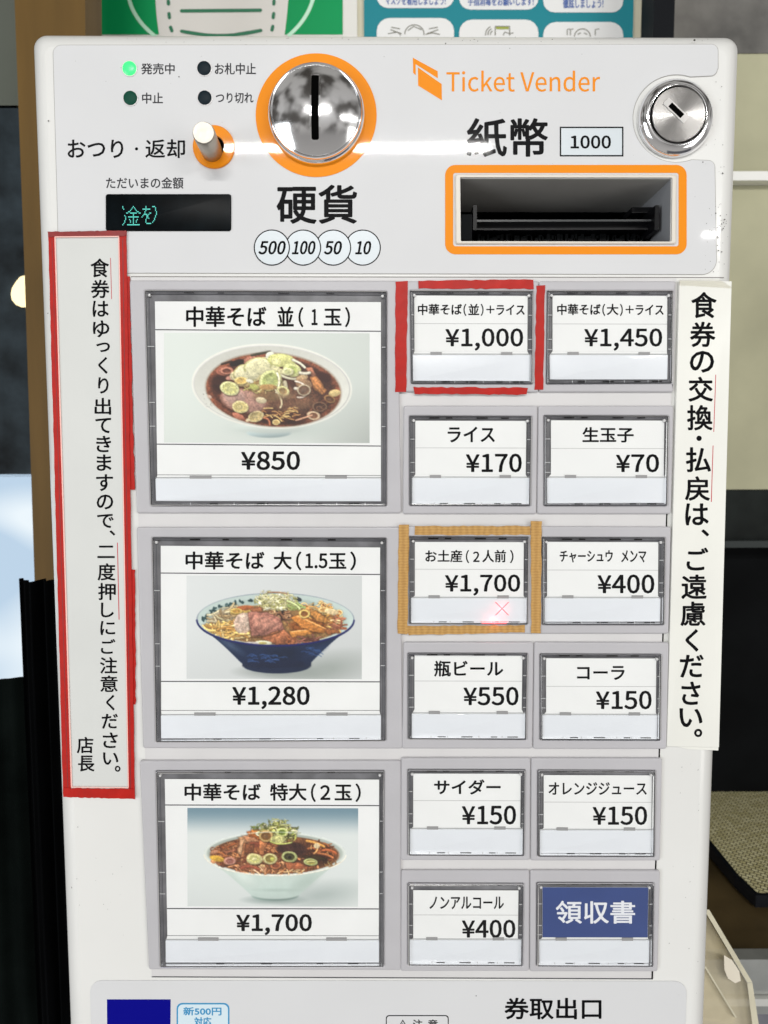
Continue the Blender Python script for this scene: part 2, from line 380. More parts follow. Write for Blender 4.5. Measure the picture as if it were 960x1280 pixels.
# money display
disp = plate('money_display', (rect(133, 243.3, 289.3, 289.3), 3), .2*MM, .9*MM, mat('display_glass', (0.002, .0035, .0045), .3, spec=.05, vary=.5, vscale=120), root, .8)
BITS = ['#..........#............#......###....', '#.........#.#...........#.........#...', '.#.......#...#.......########.....#...', '........#.....#.........#.........#...', '......##.......##......#...........#..', '....##..#######..##....#....##.....#..', '...........#..........####.#.......#..', '..#........#.........#...##.......#...', '...#..###########...#....##.......#...', '...#.......#.............#.#.....#....', '...#...#...#...#........#........#....', '..#.....#..#..#.........#.......#.....', '..#.....#..#..#.........#......#......', '.#.........#.............#####........', '#....#############....................']
mb = MB()
for r_, row in enumerate(BITS):
    for c_, ch in enumerate(row):
        if ch == '#':
            x = 154 + c_*1.2; y = 258.5 + r_*1.62
            mb.add(WL(rect(x, y, x+1.0, y+1.25), .94*MM), [(0, 1, 2, 3)])
tag(mb.build('display_dots', mat('lit_segment', (0.0, .1, .1), .5, emit=lin((95, 225, 205)), estr=.8), disp), kind='stuff')
# change-return lever
lev = lathe('return_washer', 267.8, 184.7, [(26, .3), (26, 1.1), (25, 1.4), (13.5, 1.4), (13.2, .5)], M_ORANGE, root, 56, cap=False)
lathe('washer_hole', 267.8, 185.5, [(13.6, .5)], M_HOLE, lev, 40)
mb = MB(); loops = []
a = P(267.0, 193.5, .002); tip = P(254.3, 165.6, -.019)
ax = (tip-a).normalized(); u = ax.cross(Vector((1, 0, 0))).normalized(); v2 = ax.cross(u)
Lr = (tip-a).length
for s_, r_ in ((0, 4.2), (.5, 4.25), (.96, 4.3), (.985, 4.2), (1.0, 3.95)):
    c = a + ax*Lr*s_
    loops.append([c + (u*math.cos(2*math.pi*i/40) + v2*math.sin(2*math.pi*i/40))*r_*MM for i in range(40)])
mb.loft(loops, True, False); lever = mb.build('return_lever', mat('worn_brass_steel', (.42, .385, .33), .34, 1.0, bump=.3, bscale=300, vary=.1), root, True)
mb = MB(); mb.loft([loops[-1], [tip + (u*math.cos(2*math.pi*i/40) + v2*math.sin(2*math.pi*i/40))*.2*MM for i in range(40)]], False, True)
mb.build('lever_face', mat('worn_face', (.62, .59, .52), .5, .7, bump=.3, bscale=500, vary=.12, vscale=300), lever)
# coin entry
cr = ringsheet('coin_ring', circ(395.3, 144.6, 75.5, 72, 77.2), circ(395.3, 144.6, 40, 72), .5*MM, M_ORANGE, root, .3*MM)
coin = lathe('coin_entry', 396.0, 145.0, [(60.5, .5), (61, 1.2), (60.5, 2.4), (59, 3.4), (57.5, 3.8), (57.3, 4.6), (56.6, 5.2), (55.3, 5.4), (54.3, 5.2), (53.6, 5.0), (48, 5.9), (40, 6.9), (30, 7.8), (20, 8.4), (10, 8.75), (1, 8.9)], M_CHROME, root, 96)
sl = rq(rect(391.7, 105.5, 400.8, 184.5), 2.5, 4)
def domeh(x, y):
    return float(np.interp(math.hypot(x-396.0, y-145), [1, 10, 20, 30, 40, 48, 53.6], [8.9, 8.75, 8.4, 7.8, 6.9, 5.9, 5.0])) + .12
def dense(pts, k=6):
    return [(p[0]+(q[0]-p[0])*i/k, p[1]+(q[1]-p[1])*i/k) for p, q in zip(pts, pts[1:]+pts[:1]) for i in range(k)]
mb = MB(); lo_ = dense(rq(rect(389.9, 103.8, 402.6, 186.2), 3, 4)); sl = dense(rq(rect(391.7, 105.5, 400.8, 184.5), 2.5, 4))
def dl(pts, dz): return [W(x, y, (domeh(x, y)+dz)*MM) for x, y in pts]
mb.loft([dl(lo_, -.4), dl(lo_, .45), dl(sl, .45)]); rim_ = mb.build('slot_rim', M_CHROME, coin)
q0 = rect(391.7, 105.5, 400.8, 184.5); mb = MB(); N = 16
mb.add([W(bil(q0, s, t/N)[0], bil(q0, s, t/N)[1], (domeh(*bil(q0, s, t/N))+.4)*MM) for t in range(N+1) for s in (0, 1)], [(2*i, 2*i+1, 2*i+3, 2*i+2) for i in range(N)])
mb.build('coin_slot', M_HOLE, coin)
# key lock
lock = lathe('lock_bezel', 842.6, 149.4, [(46.8, .3), (47, 1.0), (46, 2.2), (43.5, 3.4), (40, 4.2), (36.6, 4.6), (35, 4.5), (34, 3.6)], M_CHROME, root, 80, cap=False)
mbrush = bpy.data.materials.new('turned_steel'); mbrush.use_nodes = True; nn = mbrush.node_tree; bb = nn.nodes['Principled BSDF']
bb.inputs['Metallic'].default_value = 1; bb.inputs['Base Color'].default_value = (.40, .39, .38, 1); bb.inputs['Roughness'].default_value = .28
tc_ = nn.nodes.new('ShaderNodeTexCoord'); mp_ = nn.nodes.new('ShaderNodeMapping'); mp_.inputs['Location'].default_value = (0, 0, 0)
wv_ = nn.nodes.new('ShaderNodeTexWave'); wv_.wave_type = 'RINGS'; wv_.rings_direction = 'Y'; wv_.inputs['Scale'].default_value = 700; wv_.inputs['Distortion'].default_value = .6
nn.links.new(tc_.outputs['Object'], wv_.inputs['Vector'])
bp_ = nn.nodes.new('ShaderNodeBump'); bp_.inputs['Distance'].default_value = .0001; bp_.inputs['Strength'].default_value = .6
nn.links.new(wv_.outputs['Fac'], bp_.inputs['Height']); nn.links.new(bp_.outputs[0], bb.inputs['Normal'])
lc = W(846.5, 150)
def lathe_c(name, cx, cy, prof, m, parent, n=72):
    mb = MB(); c = W(cx, cy); loops = []
    for r, h in prof:
        R = r*(W(cx+1, cy)-W(cx, cy)).length; loops.append([Vector((c.x+R*math.cos(2*math.pi*i/n), -h*MM, c.z+R*math.sin(2*math.pi*i/n))) for i in range(n)])
    mb.loft(loops, False, True); return mb.build(name, m, parent, True, origin=(c.x, -prof[-1][1]*MM, c.z))
face_ = lathe_c('lock_face', 843.2, 149.2, [(33.4, 3.0), (33, 3.0), (32.8, 4.2), (32.2, 4.4), (31, 4.4), (1, 4.4)], mbrush, lock)
lathe_c('lock_gap', 843.2, 149.2, [(35.4, 3.2), (1, 3.2)], M_HOLE, lock)
def rotq(cx, cy, hx, hy, ang):
    c, s = math.cos(math.radians(ang)), math.sin(math.radians(ang))
    return [(cx+x*c-y*s, cy+x*s+y*c) for x, y in ((-hx, -hy), (hx, -hy), (hx, hy), (-hx, hy))]
kq = rotq(839.6, 144.6, 17.5, 5.2, 44)
mb = MB(); mb.loft([WL(rq(kq, 1, 3), 4.4*MM), WL(rq(kq, 1, 3), 4.75*MM), WL(rq(rotq(839.6, 144.6, 16, 3.9, 44), 1, 3), 4.75*MM)], False, True)
mb.build('key_plug', M_BRUSH, lock)
plate('keyhole', rq(rotq(839.6, 144.6, 10.5, 3.5, 44), .8, 3), 4.7*MM, 4.8*MM, M_HOLE, lock)
# bill entry: printed orange frame, raised rim, deep dark throat
bq = rect(556.3, 206.6, 857.8, 318.2)
bill = ringsheet('bill_frame', rq(bq, 13, 8), rq(inset(bq, 10), 3, 8), .45*MM, M_ORANGE, root, .3*MM)
rimo = rq([(568.6, 219), (844.5, 219.5), (844, 306), (569.2, 305.8)], 2.5, 4)
mb = MB(); ri = rq(inset(SLOT, -.6), 1.5, 4); ri2 = rq(inset([(568.6, 219), (844.5, 219.5), (844, 306), (569.2, 305.8)], 1.2), 2, 4)
mb.loft([WL(rimo, .3*MM), WL(rimo, .9*MM), WL(ri2, 1.3*MM), WL(ri, 1.3*MM), WL(ri, -.5*MM)]); mb.build('bill_rim', M_RIM, bill, False)
def back(pts, Y): return shiftY([W(x, y) for x, y in pts], Y)
mb = MB(); s0 = inset(SLOT, .2); A = back(s0, 0.0); B = back(s0, .042)
mb.add([A[0], A[1], B[1], B[0]], [(0, 1, 2, 3)]); mb.build('throat_ceiling', M_SLOTTOP, bill)
mb = MB(); mb.add([A[0], B[0], B[3], A[3]], [(0, 1, 2, 3)]); mb.build('throat_side', M_DARK, bill)
mb = MB(); mb.add([A[1], B[1], B[2], A[2]], [(0, 1, 2, 3)]); mb.build('throat_side', mat('grey_side', (.32, .33, .35), .3), bill)
mb = MB(); mb.add([A[3], B[3], B[2], A[2]], [(0, 1, 2, 3)]); mb.build('throat_floor', M_DARK, bill)
mb = MB(); mb.add(B, [(0, 1, 2, 3)]); mb.build('throat_back', M_HOLE, bill)
# note guide bar inside the throat
def boxpx(x0, y0, x1, y1, Y0, Y1):
    a_ = P(x0, y0, Y0); b_ = P(x1, y1, Y0); return (a_.x, Y0, b_.z), (b_.x, Y1, a_.z)
mb = MB(); mb.box(*boxpx(594, 277, 820, 287, .016, .030)); g = mb.build('note_guide', M_BLACK, bill)
mb = MB(); mb.box(*boxpx(594, 274.8, 820, 276.6, .012, .022)); mb.build('guide_lip', mat('satin_black', (.025, .028, .03), .3), bill)
for x in (591.5, 819): mb = MB(); mb.box(*boxpx(x, 256.5, x+4.5, 287.5, .008, .030)); mb.build('guide_post', M_BLACK, bill)
mb = MB(); mb.box(*boxpx(790, 259, 819, 266, .018, .03)); mb.build('guide_tab', M_BLACK, bill)
mb = MB(); mb.box(*boxpx(577, 268, 590, 300, .008, .03)); mb.build('guide_block', M_DARK, bill)
mb = MB()
for k in range(60):
    x = 598+k*3.7+random.uniform(-2, 2); mb.box(*boxpx(x, 292+random.uniform(-1, 7), x+random.uniform(2, 5), 301, .022, .024))
tag(mb.build('dust_brush', M_DARK, bill), kind='stuff')

# ---------------------------------------------------------------- button panel
panel = plate('button_panel', [(164, 347), (845, 348), (831, 700), (817, 1222), (190, 1219.5), (175, 700)], .0, .35*MM, M_PANEL, root)
sheet('seam', [(164, 345.2), (905, 346.4), (905, 347.6), (164, 346.4)], .08*MM, mat('seam_shadow_gap', (.25, .24, .23), .8), root)
sheet('seam', [(190, 1219.8), (815.5, 1222.3), (815.5, 1223.6), (190, 1221)], .37*MM, M_RULE, panel)
sheet('seam', [(832.3, 640), (834, 640), (815.8, 1223.5), (813.8, 1223.5)], .37*MM, M_HOLE, panel)

def menu_button(hq, oq, lq, sq, label):
    """hq housing, oq clear cap, lq paper, sq lower strip: pixel quads"""
    mb = MB(); r = 2.5
    L = [WL(rq(hq, r, 4), .3*MM), WL(rq(hq, r, 4), 1.3*MM), WL(rq(inset(hq, .9), r, 4), 1.65*MM), WL(rq(inset(hq, 2.0), r, 4), 1.75*MM),
         WL(rq(inset(oq, -1.6), 2, 4), 1.75*MM), WL(rq(inset(oq, -.4), 1.6, 4), 1.45*MM), WL(rq(inset(oq, -.2), 1.6, 4), .4*MM)]
    mb.loft(L); b = mb.build('menu_button', M_HOUS, root); b['label'] = label
    sheet('button_well', rq(inset(oq, -.3), 1.6, 4), .45*MM, M_WELL, b)
    # thin steps of the clear cap, seen edge-on as pale and dark lines
    mb = MB(); o1 = inset(oq, 1.2); o2 = inset(oq, 2.3)
    mb.loft([WL(rq(inset(oq, .2), 1.5, 4), .5*MM), WL(rq(inset(oq, .3), 1.5, 4), 2.5*MM), WL(rq(o1, 1.2, 4), 2.7*MM), WL(rq(o2, 1, 4), 2.6*MM), WL(rq(inset(oq, 2.8), 1, 4), 1.2*MM)])
    mb.build('cap_rim', M_CRIM, b)
    mb = MB(); o3 = inset(oq, 3.6)
    mb.loft([WL(rq(o3, .8, 4), .6*MM), WL(rq(inset(oq, 4.3), .8, 4), .6*MM)])
    mb.build('cap_step', M_RULE, b)
    paper = sheet('label_paper', lq, 1.0*MM, M_PAPER, b)
    sheet('label_sill', [lq[3], lq[2], (sq[1][0]-.5, sq[1][1]+.5), (sq[0][0]+.5, sq[0][1]+.5)], .92*MM, M_PAPER, b)
    st = plate('lower_strip', (sq, .8), .6*MM, 1.35*MM, M_STRIP, b, .9)
    # clips on the strip's top edge and ticks in the rim
    for s in (.2, .8):
        x, y = bil(sq, s, 0); wd = (sq[1][0]-sq[0][0])*.048
        if wd < 8: wd = 7
        plate('clip', rect(x-wd, y-3.6, x+wd, y+.2), 1.0*MM, 1.25*MM, mat('clip_grey', (.30, .30, .30), .5), b)
    x0, y0 = bil(sq, 0, 0); x1, y1 = bil(sq, 1, 0)
    sheet('clip_edge', [(x0, y0-1.6), (x1, y1-1.6), (x1, y1-.6), (x0, y0-.6)], 1.02*MM, mat('edge_grey', (.30, .31, .32), .4), b)
    mb = MB(); mb2 = MB(); rnd = random.Random(hash(label) & 255)
    for t in (.26, .52, .63):
        for s0_, s1_ in ((0.001, None), (None, .999)):
            xa, ya = bil(oq, 0 if s1_ is None else 1, t)
            xb = bil(lq, 0, t)[0] if s1_ is None else bil(lq, 1, t)[0]
            mb.add(WL(rect(min(xa, xb)+1, ya-.5, max(xa, xb)-1, ya+.5), 1.5*MM), [(0, 1, 2, 3)])
    for s in (.18, .33, .5, .62, .78, .9):
        xa, ya = bil(oq, s+rnd.uniform(-.03, .03), 1)
        mb.add(WL(rect(xa, ya-4, xa+1, ya-.8), 1.5*MM), [(0, 1, 2, 3)])
    tag(mb.build('cap_notch', mat('notch_pale', (.55, .56, .57), .3), b), kind='stuff')
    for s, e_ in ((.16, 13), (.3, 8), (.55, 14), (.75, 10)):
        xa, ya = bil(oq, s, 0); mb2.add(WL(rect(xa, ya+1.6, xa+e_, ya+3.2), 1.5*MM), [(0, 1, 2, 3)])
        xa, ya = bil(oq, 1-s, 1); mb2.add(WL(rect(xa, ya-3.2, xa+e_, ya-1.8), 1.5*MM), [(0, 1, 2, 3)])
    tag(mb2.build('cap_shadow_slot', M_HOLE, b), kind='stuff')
    for k in (0, 1):
        xa, ya = oq[k]; xa += 5.2 if k == 0 else -5.2; lathe('cap_pin', xa, ya+6, [(1.7, .6), (1.7, 1.9), (.2, 2.0)], mat('pin_pale', (.6, .6, .6), .3), b, 12)
    pane = sheet('clear_pane', inset(oq, 2.6), 2.45*MM, M_PANE, b)
    return b, paper
YEN = '¥'
BT = 1.06*MM

# ---------------------------------------------------------------- printed food photographs (painted as dense colour fields)
CW, CH = 960, 600
yy, xx = np.mgrid[0:CH, 0:CW].astype(np.float32)
class Art:
    def __init__(s, seed):
        s.c = np.zeros((CH, CW, 3), np.float32); s.r = np.random.default_rng(seed); s.n1 = s.noise(6); s.n2 = s.noise(22); s.n3 = s.noise(90); s.satur = .92; s.gain = 1.03
    def noise(s, cell):
        g = s.r.random((CH//cell+3, CW//cell+3)).astype(np.float32)
        a = np.arange(CH)/cell; b = np.arange(CW)/cell; i = a.astype(int); j = b.astype(int)
        u = (a-i)[:, None]; v = (b-j)[None, :]; u = u*u*(3-2*u); v = v*v*(3-2*v)
        return (g[i][:, j]*(1-u)*(1-v) + g[i+1][:, j]*u*(1-v) + g[i][:, j+1]*(1-u)*v + g[i+1][:, j+1]*u*v)*2-1
    def win(s, x0, y0, x1, y1):
        return slice(max(0, int(y0)), min(CH, int(y1)+2)), slice(max(0, int(x0)), min(CW, int(x1)+2))
    def blend(s, sl, a, col):
        a = np.clip(a, 0, 1)[..., None]; s.c[sl] = s.c[sl]*(1-a) + col*a
    def ell(s, cx, cy, rx, ry, col, ang=0, soft=2.0, grad=.18, tex=.06, edge=None, ew=.2, al=1.0):
        R = max(rx, ry)+4; sl = s.win(cx-R, cy-R, cx+R, cy+R); X = xx[sl]-cx; Y = yy[sl]-cy
        if X.size == 0: return
        c, n = math.cos(math.radians(ang)), math.sin(math.radians(ang)); U = (X*c+Y*n)/rx; V = (-X*n+Y*c)/ry
        d = np.sqrt(U*U+V*V) + s.n2[sl]*(.05 if max(rx, ry) < 60 else .03 if max(rx, ry) < 120 and tex > .03 else .0); k = np.ones(d.shape+(3,), np.float32)*np.array(col, np.float32)
        if edge is not None:
            t = np.clip((d-(1-ew))/(ew*.5), 0, 1)[..., None]; k = k*(1-t)+np.array(edge, np.float32)*t
        k *= (1 - grad*(Y/ry)*.6 - grad*(X/rx)*.25 + tex*s.n1[sl]*1.0 + tex*s.n2[sl])[..., None]
        s.blend(sl, (1-d)*min(rx, ry)/soft*al if al == 1 else np.clip((1-d)*min(rx, ry)/soft, 0, 1)*al, k)
    def ring(s, cx, cy, rx, ry, col, hole, ang=0, w=.35, al=1.0):
        s.ell(cx+2, cy+4, rx*1.06, ry*1.1, (40, 22, 12), ang, soft=5, al=.5)
        s.ell(cx, cy, rx, ry, col, ang, grad=.22, tex=.07)
        s.ell(cx, cy, rx*.88, ry*.86, tuple(v*1.08 for v in col), ang, grad=.1, tex=.06, al=.8)
        s.ell(cx, cy, rx*(1-w), ry*(1-w), hole, ang, grad=-.15, tex=.1)
        s.ell(cx-1, cy+1, rx*(1-w)*.55, ry*(1-w)*.5, tuple(v*.8+30 for v in hole), ang, grad=.1, al=.7)
    def stroke(s, pts, w, col, al=1.0, hl=.45, shadow=True):
        P_ = np.array(pts, np.float32)
        if len(P_) == 3:      # quadratic curve
            t = np.linspace(0, 1, 9)[:, None]; P_ = (1-t)**2*P_[0]+2*t*(1-t)*P_[1]+t*t*P_[2]
        x0, y0 = P_.min(0)-w-3; x1, y1 = P_.max(0)+w+3; sl = s.win(x0, y0, x1, y1); X = xx[sl]; Y = yy[sl]
        if X.size == 0: return
        D = np.full(X.shape, 1e9, np.float32); SG = np.zeros(X.shape, np.float32)
        for a, b in zip(P_[:-1], P_[1:]):
            v = b-a; L2 = max(float(v@v), 1e-6); t = np.clip(((X-a[0])*v[0]+(Y-a[1])*v[1])/L2, 0, 1)
            dx = X-a[0]-t*v[0]; dy = Y-a[1]-t*v[1]; d = np.hypot(dx, dy); m = d < D; D[m] = d[m]; SG[m] = dy[m]
        if shadow: s.blend(sl, (w*1.5+2-D)/5*.24*al, np.array((45, 26, 14), np.float32))
        k = np.array(col, np.float32)*(1 + hl*(.35-np.clip(SG/w, -1, 1)*.55-(D/w)**2*.35) + .08*s.n1[sl])[..., None]
        s.blend(sl, (w-D)/1.6*al, k)
    def poly(s, pts, col, tex=.12, dark=.25, fib=None, soft=2.0):
        P_ = np.array(pts, np.float32); c0 = P_.mean(0); x0, y0 = P_.min(0)-5; x1, y1 = P_.max(0)+5; sl = s.win(x0, y0, x1, y1); X = xx[sl]; Y = yy[sl]
        if X.size == 0: return
        D = np.full(X.shape, 1e9, np.float32); sgn = 1 if sum(P_[i][0]*P_[(i+1) % len(P_)][1]-P_[(i+1) % len(P_)][0]*P_[i][1] for i in range(len(P_))) > 0 else -1
        for i in range(len(P_)):
            a, b = P_[i], P_[(i+1) % len(P_)]; v = b-a; L = math.hypot(*v)+1e-6
            D = np.minimum(D, sgn*((X-a[0])*(-v[1])+(Y-a[1])*v[0])/L)
        D = D + s.n2[sl]*3
        t = 1 + tex*s.n1[sl] + tex*s.n2[sl] - dark*1.5*np.clip(1-D/7, 0, 1) - .16*(Y-c0[1])/max(1, y1-y0)*2
        if fib: t = t + .10*np.sin((X*fib[0]+Y*fib[1]) + 2*s.n2[sl])
        s.blend(sl, (D+4)/5*.0+np.clip((D+5)/6, 0, 1)*.35*(D < 0), np.array((40, 22, 14), np.float32))
        s.blend(sl, D/soft, np.array(col, np.float32)*t[..., None])
    def scatter(s, n, cx, cy, rx, ry, cols, kind='mix', sz=(8, 22), al=1.0, flat=.6):
        for _ in range(n):
            a = s.r.random()*6.283; q = math.sqrt(s.r.random()); x = cx+rx*q*math.cos(a); y = cy+ry*q*math.sin(a)
            col = np.array(cols[s.r.integers(len(cols))])*(.85+.3*s.r.random()); z = s.r.uniform(*sz); th = s.r.random()*3.1416
            k = kind if kind != 'mix' else ('s', 'e', 'c', 's')[s.r.integers(4)]
            if k == 's':
                dx, dy = math.cos(th)*z, math.sin(th)*z*flat; s.stroke([(x-dx, y-dy), (x+s.r.uniform(-.5, .5)*z, y+s.r.uniform(-.5, .5)*z), (x+dx, y+dy)], max(1.6, z*.16), col, al)
            elif k == 'c':
                p = [(x+math.cos(t)*z*.6, y+math.sin(t)*z*.45) for t in np.linspace(th, th+4.6, 8)]; s.stroke(p, max(1.5, z*.13), col, al)
            else: s.ell(x, y, z*.6, z*.42, col, math.degrees(th), al=al, grad=.3, tex=.12)
    def clip(s, base, cx, cy, rx, ry):
        d = np.sqrt(((xx-cx)/rx)**2+((yy-cy)/ry)**2); a = (np.clip((d-1)*min(rx, ry)/2.5, 0, 1)*(yy > cy))[..., None]
        s.c = s.c*(1-a)+base*a
    def pepper(s, n, cx, cy, rx, ry, m=(1.2, 2.6)):
        for _ in range(n):
            a = s.r.random()*6.283; q = math.sqrt(s.r.random()); z = s.r.uniform(*m)
            s.ell(cx+rx*q*math.cos(a), cy+ry*q*math.sin(a), z, z*.9, (34, 26, 16), soft=1.5, al=.85)
    def mesh(s, name, quad, rectz, n, parent, h):
        """cut rectz (canvas x0,y0,x1,y1) out and lay it on the pixel quad as a coloured mesh"""
        x0, y0, x1, y1 = rectz; nx, ny = n
        X = np.linspace(x0, x1-1, nx); Y = np.linspace(y0, y1-1, ny); k = 1.6
        img = 0
        for dx in (-2, 0, 2):
            for dy in (-2, 0, 2):
                ix = np.clip(X+dx, 0, CW-1).astype(int); iy = np.clip(Y+dy, 0, CH-1).astype(int); img = img + s.c[iy][:, ix]
        img = img/9
        lum = img.mean(2, keepdims=True); sat = np.clip((img.max(2, keepdims=True)-img.min(2, keepdims=True)-22)/40, 0, 1)
        iy = np.clip(Y, 0, CH-1).astype(int); ix = np.clip(X, 0, CW-1).astype(int)
        g = (s.n1[iy][:, ix]*.06 + s.noise(4)[iy][:, ix]*.04)[..., None]*(img[..., :1] > img[..., 2:3]+12)
        img = lum + (img-lum)*s.satur; img = img*(1+g*sat)*s.gain
        img = np.clip(img, 0, 255)/255
        lin_ = np.where(img <= .04045, img/12.92, ((img+.055)/1.055)**2.4)
        lin_ = lin_*.98
        A, B, C, D = [np.array(W(*q, h)) for q in quad]
        s_ = np.linspace(0, 1, nx)[None, :, None]; t_ = np.linspace(0, 1, ny)[:, None, None]
        V = (A*(1-s_)+B*s_)*(1-t_) + (D*(1-s_)+C*s_)*t_
        V = V.reshape(-1, 3); org = Vector(V.mean(0)); V = V-np.array(org)
        i = np.arange((ny-1)*(nx-1)); r_ = i//(nx-1); c_ = i % (nx-1); b0 = r_*nx+c_
        Fc = np.stack([b0, b0+nx, b0+nx+1, b0+1], 1)
        me = bpy.data.meshes.new(name); me.vertices.add(len(V)); me.vertices.foreach_set('co', V.astype(np.float32).ravel())
        me.loops.add(Fc.size); me.loops.foreach_set('vertex_index', Fc.ravel().astype(np.int32))
        me.polygons.add(len(Fc)); me.polygons.foreach_set('loop_start', (np.arange(len(Fc))*4).astype(np.int32))
        me.update(calc_edges=True)
        at = me.color_attributes.new('print', 'FLOAT_COLOR', 'POINT')
        rgba = np.concatenate([lin_.reshape(-1, 3), np.ones((nx*ny, 1))], 1).astype(np.float32); at.data.foreach_set('color', rgba.ravel())
        me.materials.append(M_PRINT); o = bpy.data.objects.new(name, me); COL.objects.link(o)
        o.parent = parent; o.location = org - WLOC[parent.name]; WLOC[o.name] = org; return o
M_PRINT = bpy.data.materials.new('printed_photo'); M_PRINT.use_nodes = True
_n = M_PRINT.node_tree; _a = _n.nodes.new('ShaderNodeAttribute'); _a.attribute_name = 'print'
_n.links.new(_a.outputs['Color'], _n.nodes['Principled BSDF'].inputs['Base Color']); _n.nodes['Principled BSDF'].inputs['Roughness'].default_value = .5

def art_one():
    A = Art(3); A.gain = 1.05
    g = (1 - .00008*(xx) - .0001*np.maximum(0, yy-300) - .00035*np.maximum(0, xx-620)*np.clip((yy-260)/300, 0, 1))
    A.c[:] = np.array((214, 221, 214), np.float32)*g[..., None]
    A.ell(500, 500, 330, 60, (178, 190, 182), soft=50, al=.5, tex=0, grad=0)
    A.ell(425, 515, 118, 27, (176, 194, 194), soft=4, grad=.35, tex=0)
    A.ell(430, 490, 210, 36, (196, 205, 198), soft=14, grad=.2, tex=0)
    A.ell(440, 282, 403, 214, (226, 226, 216), 3, soft=3, grad=.05, tex=.01)
    A.ell(440, 281, 392, 204, (178, 176, 176), 3, soft=2, grad=.3, tex=0, al=.75)
    A.ell(440, 282, 388, 201, (212, 212, 202), 3, soft=2, grad=-.10, tex=.01)
    A.ell(448, 300, 346, 190, (158, 138, 118), 4, soft=6, grad=0, tex=.02, al=.8)
    A.ell(447, 301, 338, 183, (76, 40, 27), 4, soft=4, grad=.1, tex=.2, edge=(128, 70, 46), ew=.12); base = A.c.copy()
    A.scatter(60, 440, 330, 270, 130, [(110, 62, 40), (90, 46, 30), (70, 34, 22), (140, 90, 60)], 'mix', (10, 26), .55)
    A.ell(520, 350, 190, 84, (116, 80, 58), 0, soft=34, al=.8, tex=.15); A.ell(180, 270, 60, 60, (52, 24, 16), 0, soft=26, al=.8); A.ell(520, 462, 150, 20, (48, 22, 15), 0, soft=12, al=.8)
    A.ell(300, 355, 125, 62, (176, 132, 116), 12, soft=4, tex=.1, grad=.25, edge=(140, 96, 80))
    A.ell(250, 330, 62, 40, (186, 148, 134), 20, soft=6, tex=.1)
    A.ell(205, 205, 45, 24, (166, 96, 74), -5); A.ring(215, 205, 36, 18, (196, 130, 104), (110, 56, 40))
    A.ell(330, 150, 34, 18, (186, 120, 96), -20); A.ell(265, 165, 40, 16, (34, 20, 14), -15)
    A.ell(232, 240, 24, 12, (188, 130, 112), -10); A.ell(130, 335, 14, 9, (200, 170, 150), 30)
    A.stroke([(430, 110), (380, 118), (340, 128)], 6, (52, 50, 34)); A.stroke([(190, 172), (240, 158)], 5, (44, 30, 20))
    A.poly([(628, 232), (662, 222), (716, 300), (690, 328), (650, 300)], (182, 118, 66), fib=(.25, -.2))
    A.poly([(600, 186), (640, 186), (668, 226), (640, 236)], (176, 110, 82)); A.ell(700, 235, 50, 26, (62, 26, 18), 25, soft=8)
    A.ell(380, 285, 90, 32, (150, 120, 70), 5, soft=8, tex=.15); A.ell(420, 330, 90, 34, (128, 98, 64), 0, soft=14, al=.8)
    A.scatter(16, 380, 285, 85, 26, [(206, 190, 130), (190, 168, 96), (150, 150, 84)], 'mix', (12, 24), .8)
    on = (214, 206, 150); on2 = (224, 220, 168); gr = (186, 190, 116)
    for (x, y, rx, ry, cc) in ((262, 232, 34, 26, (206, 194, 150)), (300, 262, 50, 22, (196, 176, 120)), (400, 160, 46, 26, (226, 222, 190)), (440, 190, 44, 30, (216, 210, 160)), (470, 215, 50, 26, (208, 200, 150)), (360, 232, 54, 26, (204, 190, 134)), (520, 165, 46, 22, (218, 216, 168)), (585, 240, 40, 20, (180, 150, 110)), (460, 262, 40, 30, (190, 178, 120)), (600, 270, 44, 30, (150, 116, 84))):
        A.ell(x, y, rx, ry, cc, A.r.uniform(-20, 20), soft=4, grad=.3, tex=.12)
    A.ell(296, 214, 52, 40, (222, 214, 172), -25, grad=.3, edge=(176, 168, 110)); A.ell(370, 182, 74, 46, (222, 216, 170), -12, grad=.3, edge=(180, 176, 118))
    A.ell(330, 228, 50, 22, (206, 200, 160), 0); A.ell(412, 208, 44, 20, (196, 190, 150), -8)
    A.ell(432, 130, 24, 22, (228, 228, 208)); A.ell(488, 152, 72, 34, (216, 214, 136), 4, grad=.25, edge=(184, 186, 110)); A.ell(462, 158, 26, 18, (230, 226, 160))
    A.stroke([(545, 150), (585, 165), (604, 188)], 7, (200, 198, 178)); A.stroke([(480, 225), (520, 245), (556, 244)], 7, (192, 186, 160))
    A.ring(540, 200, 48, 34, (206, 208, 140), (178, 188, 104), 10, .4); A.stroke([(580, 214), (604, 220), (628, 214)], 8, (196, 190, 170))
    A.ring(432, 252, 60, 50, (200, 202, 138), (172, 180, 106), -30, .28); A.stroke([(465, 215), (490, 262), (462, 312)], 6, (222, 214, 180))
    A.stroke([(505, 262), (516, 300), (500, 330)], 11, (170, 160, 132)); A.ring(496, 305, 34, 26, (206, 200, 140), (150, 120, 76), 20)
    A.stroke([(556, 256), (600, 262), (622, 300)], 5, (206, 196, 182)); A.stroke([(622, 300), (610, 345), (568, 336)], 5, (190, 176, 160)); A.stroke([(556, 292), (585, 296), (612, 288)], 9, (190, 182, 166))
    A.stroke([(458, 300), (505, 360), (482, 388)], 5, (190, 176, 140)); A.ell(420, 286, 46, 16, (182, 140, 84), 0)
    A.ring(230, 293, 50, 36, (212, 210, 150), (204, 200, 128), 15, .25); A.ring(288, 254, 36, 20, (222, 196, 120), (206, 170, 92), 0, .3)
    A.ell(350, 284, 24, 15, (176, 176, 92), 10); A.ell(330, 256, 22, 10, (224, 220, 196), 15)
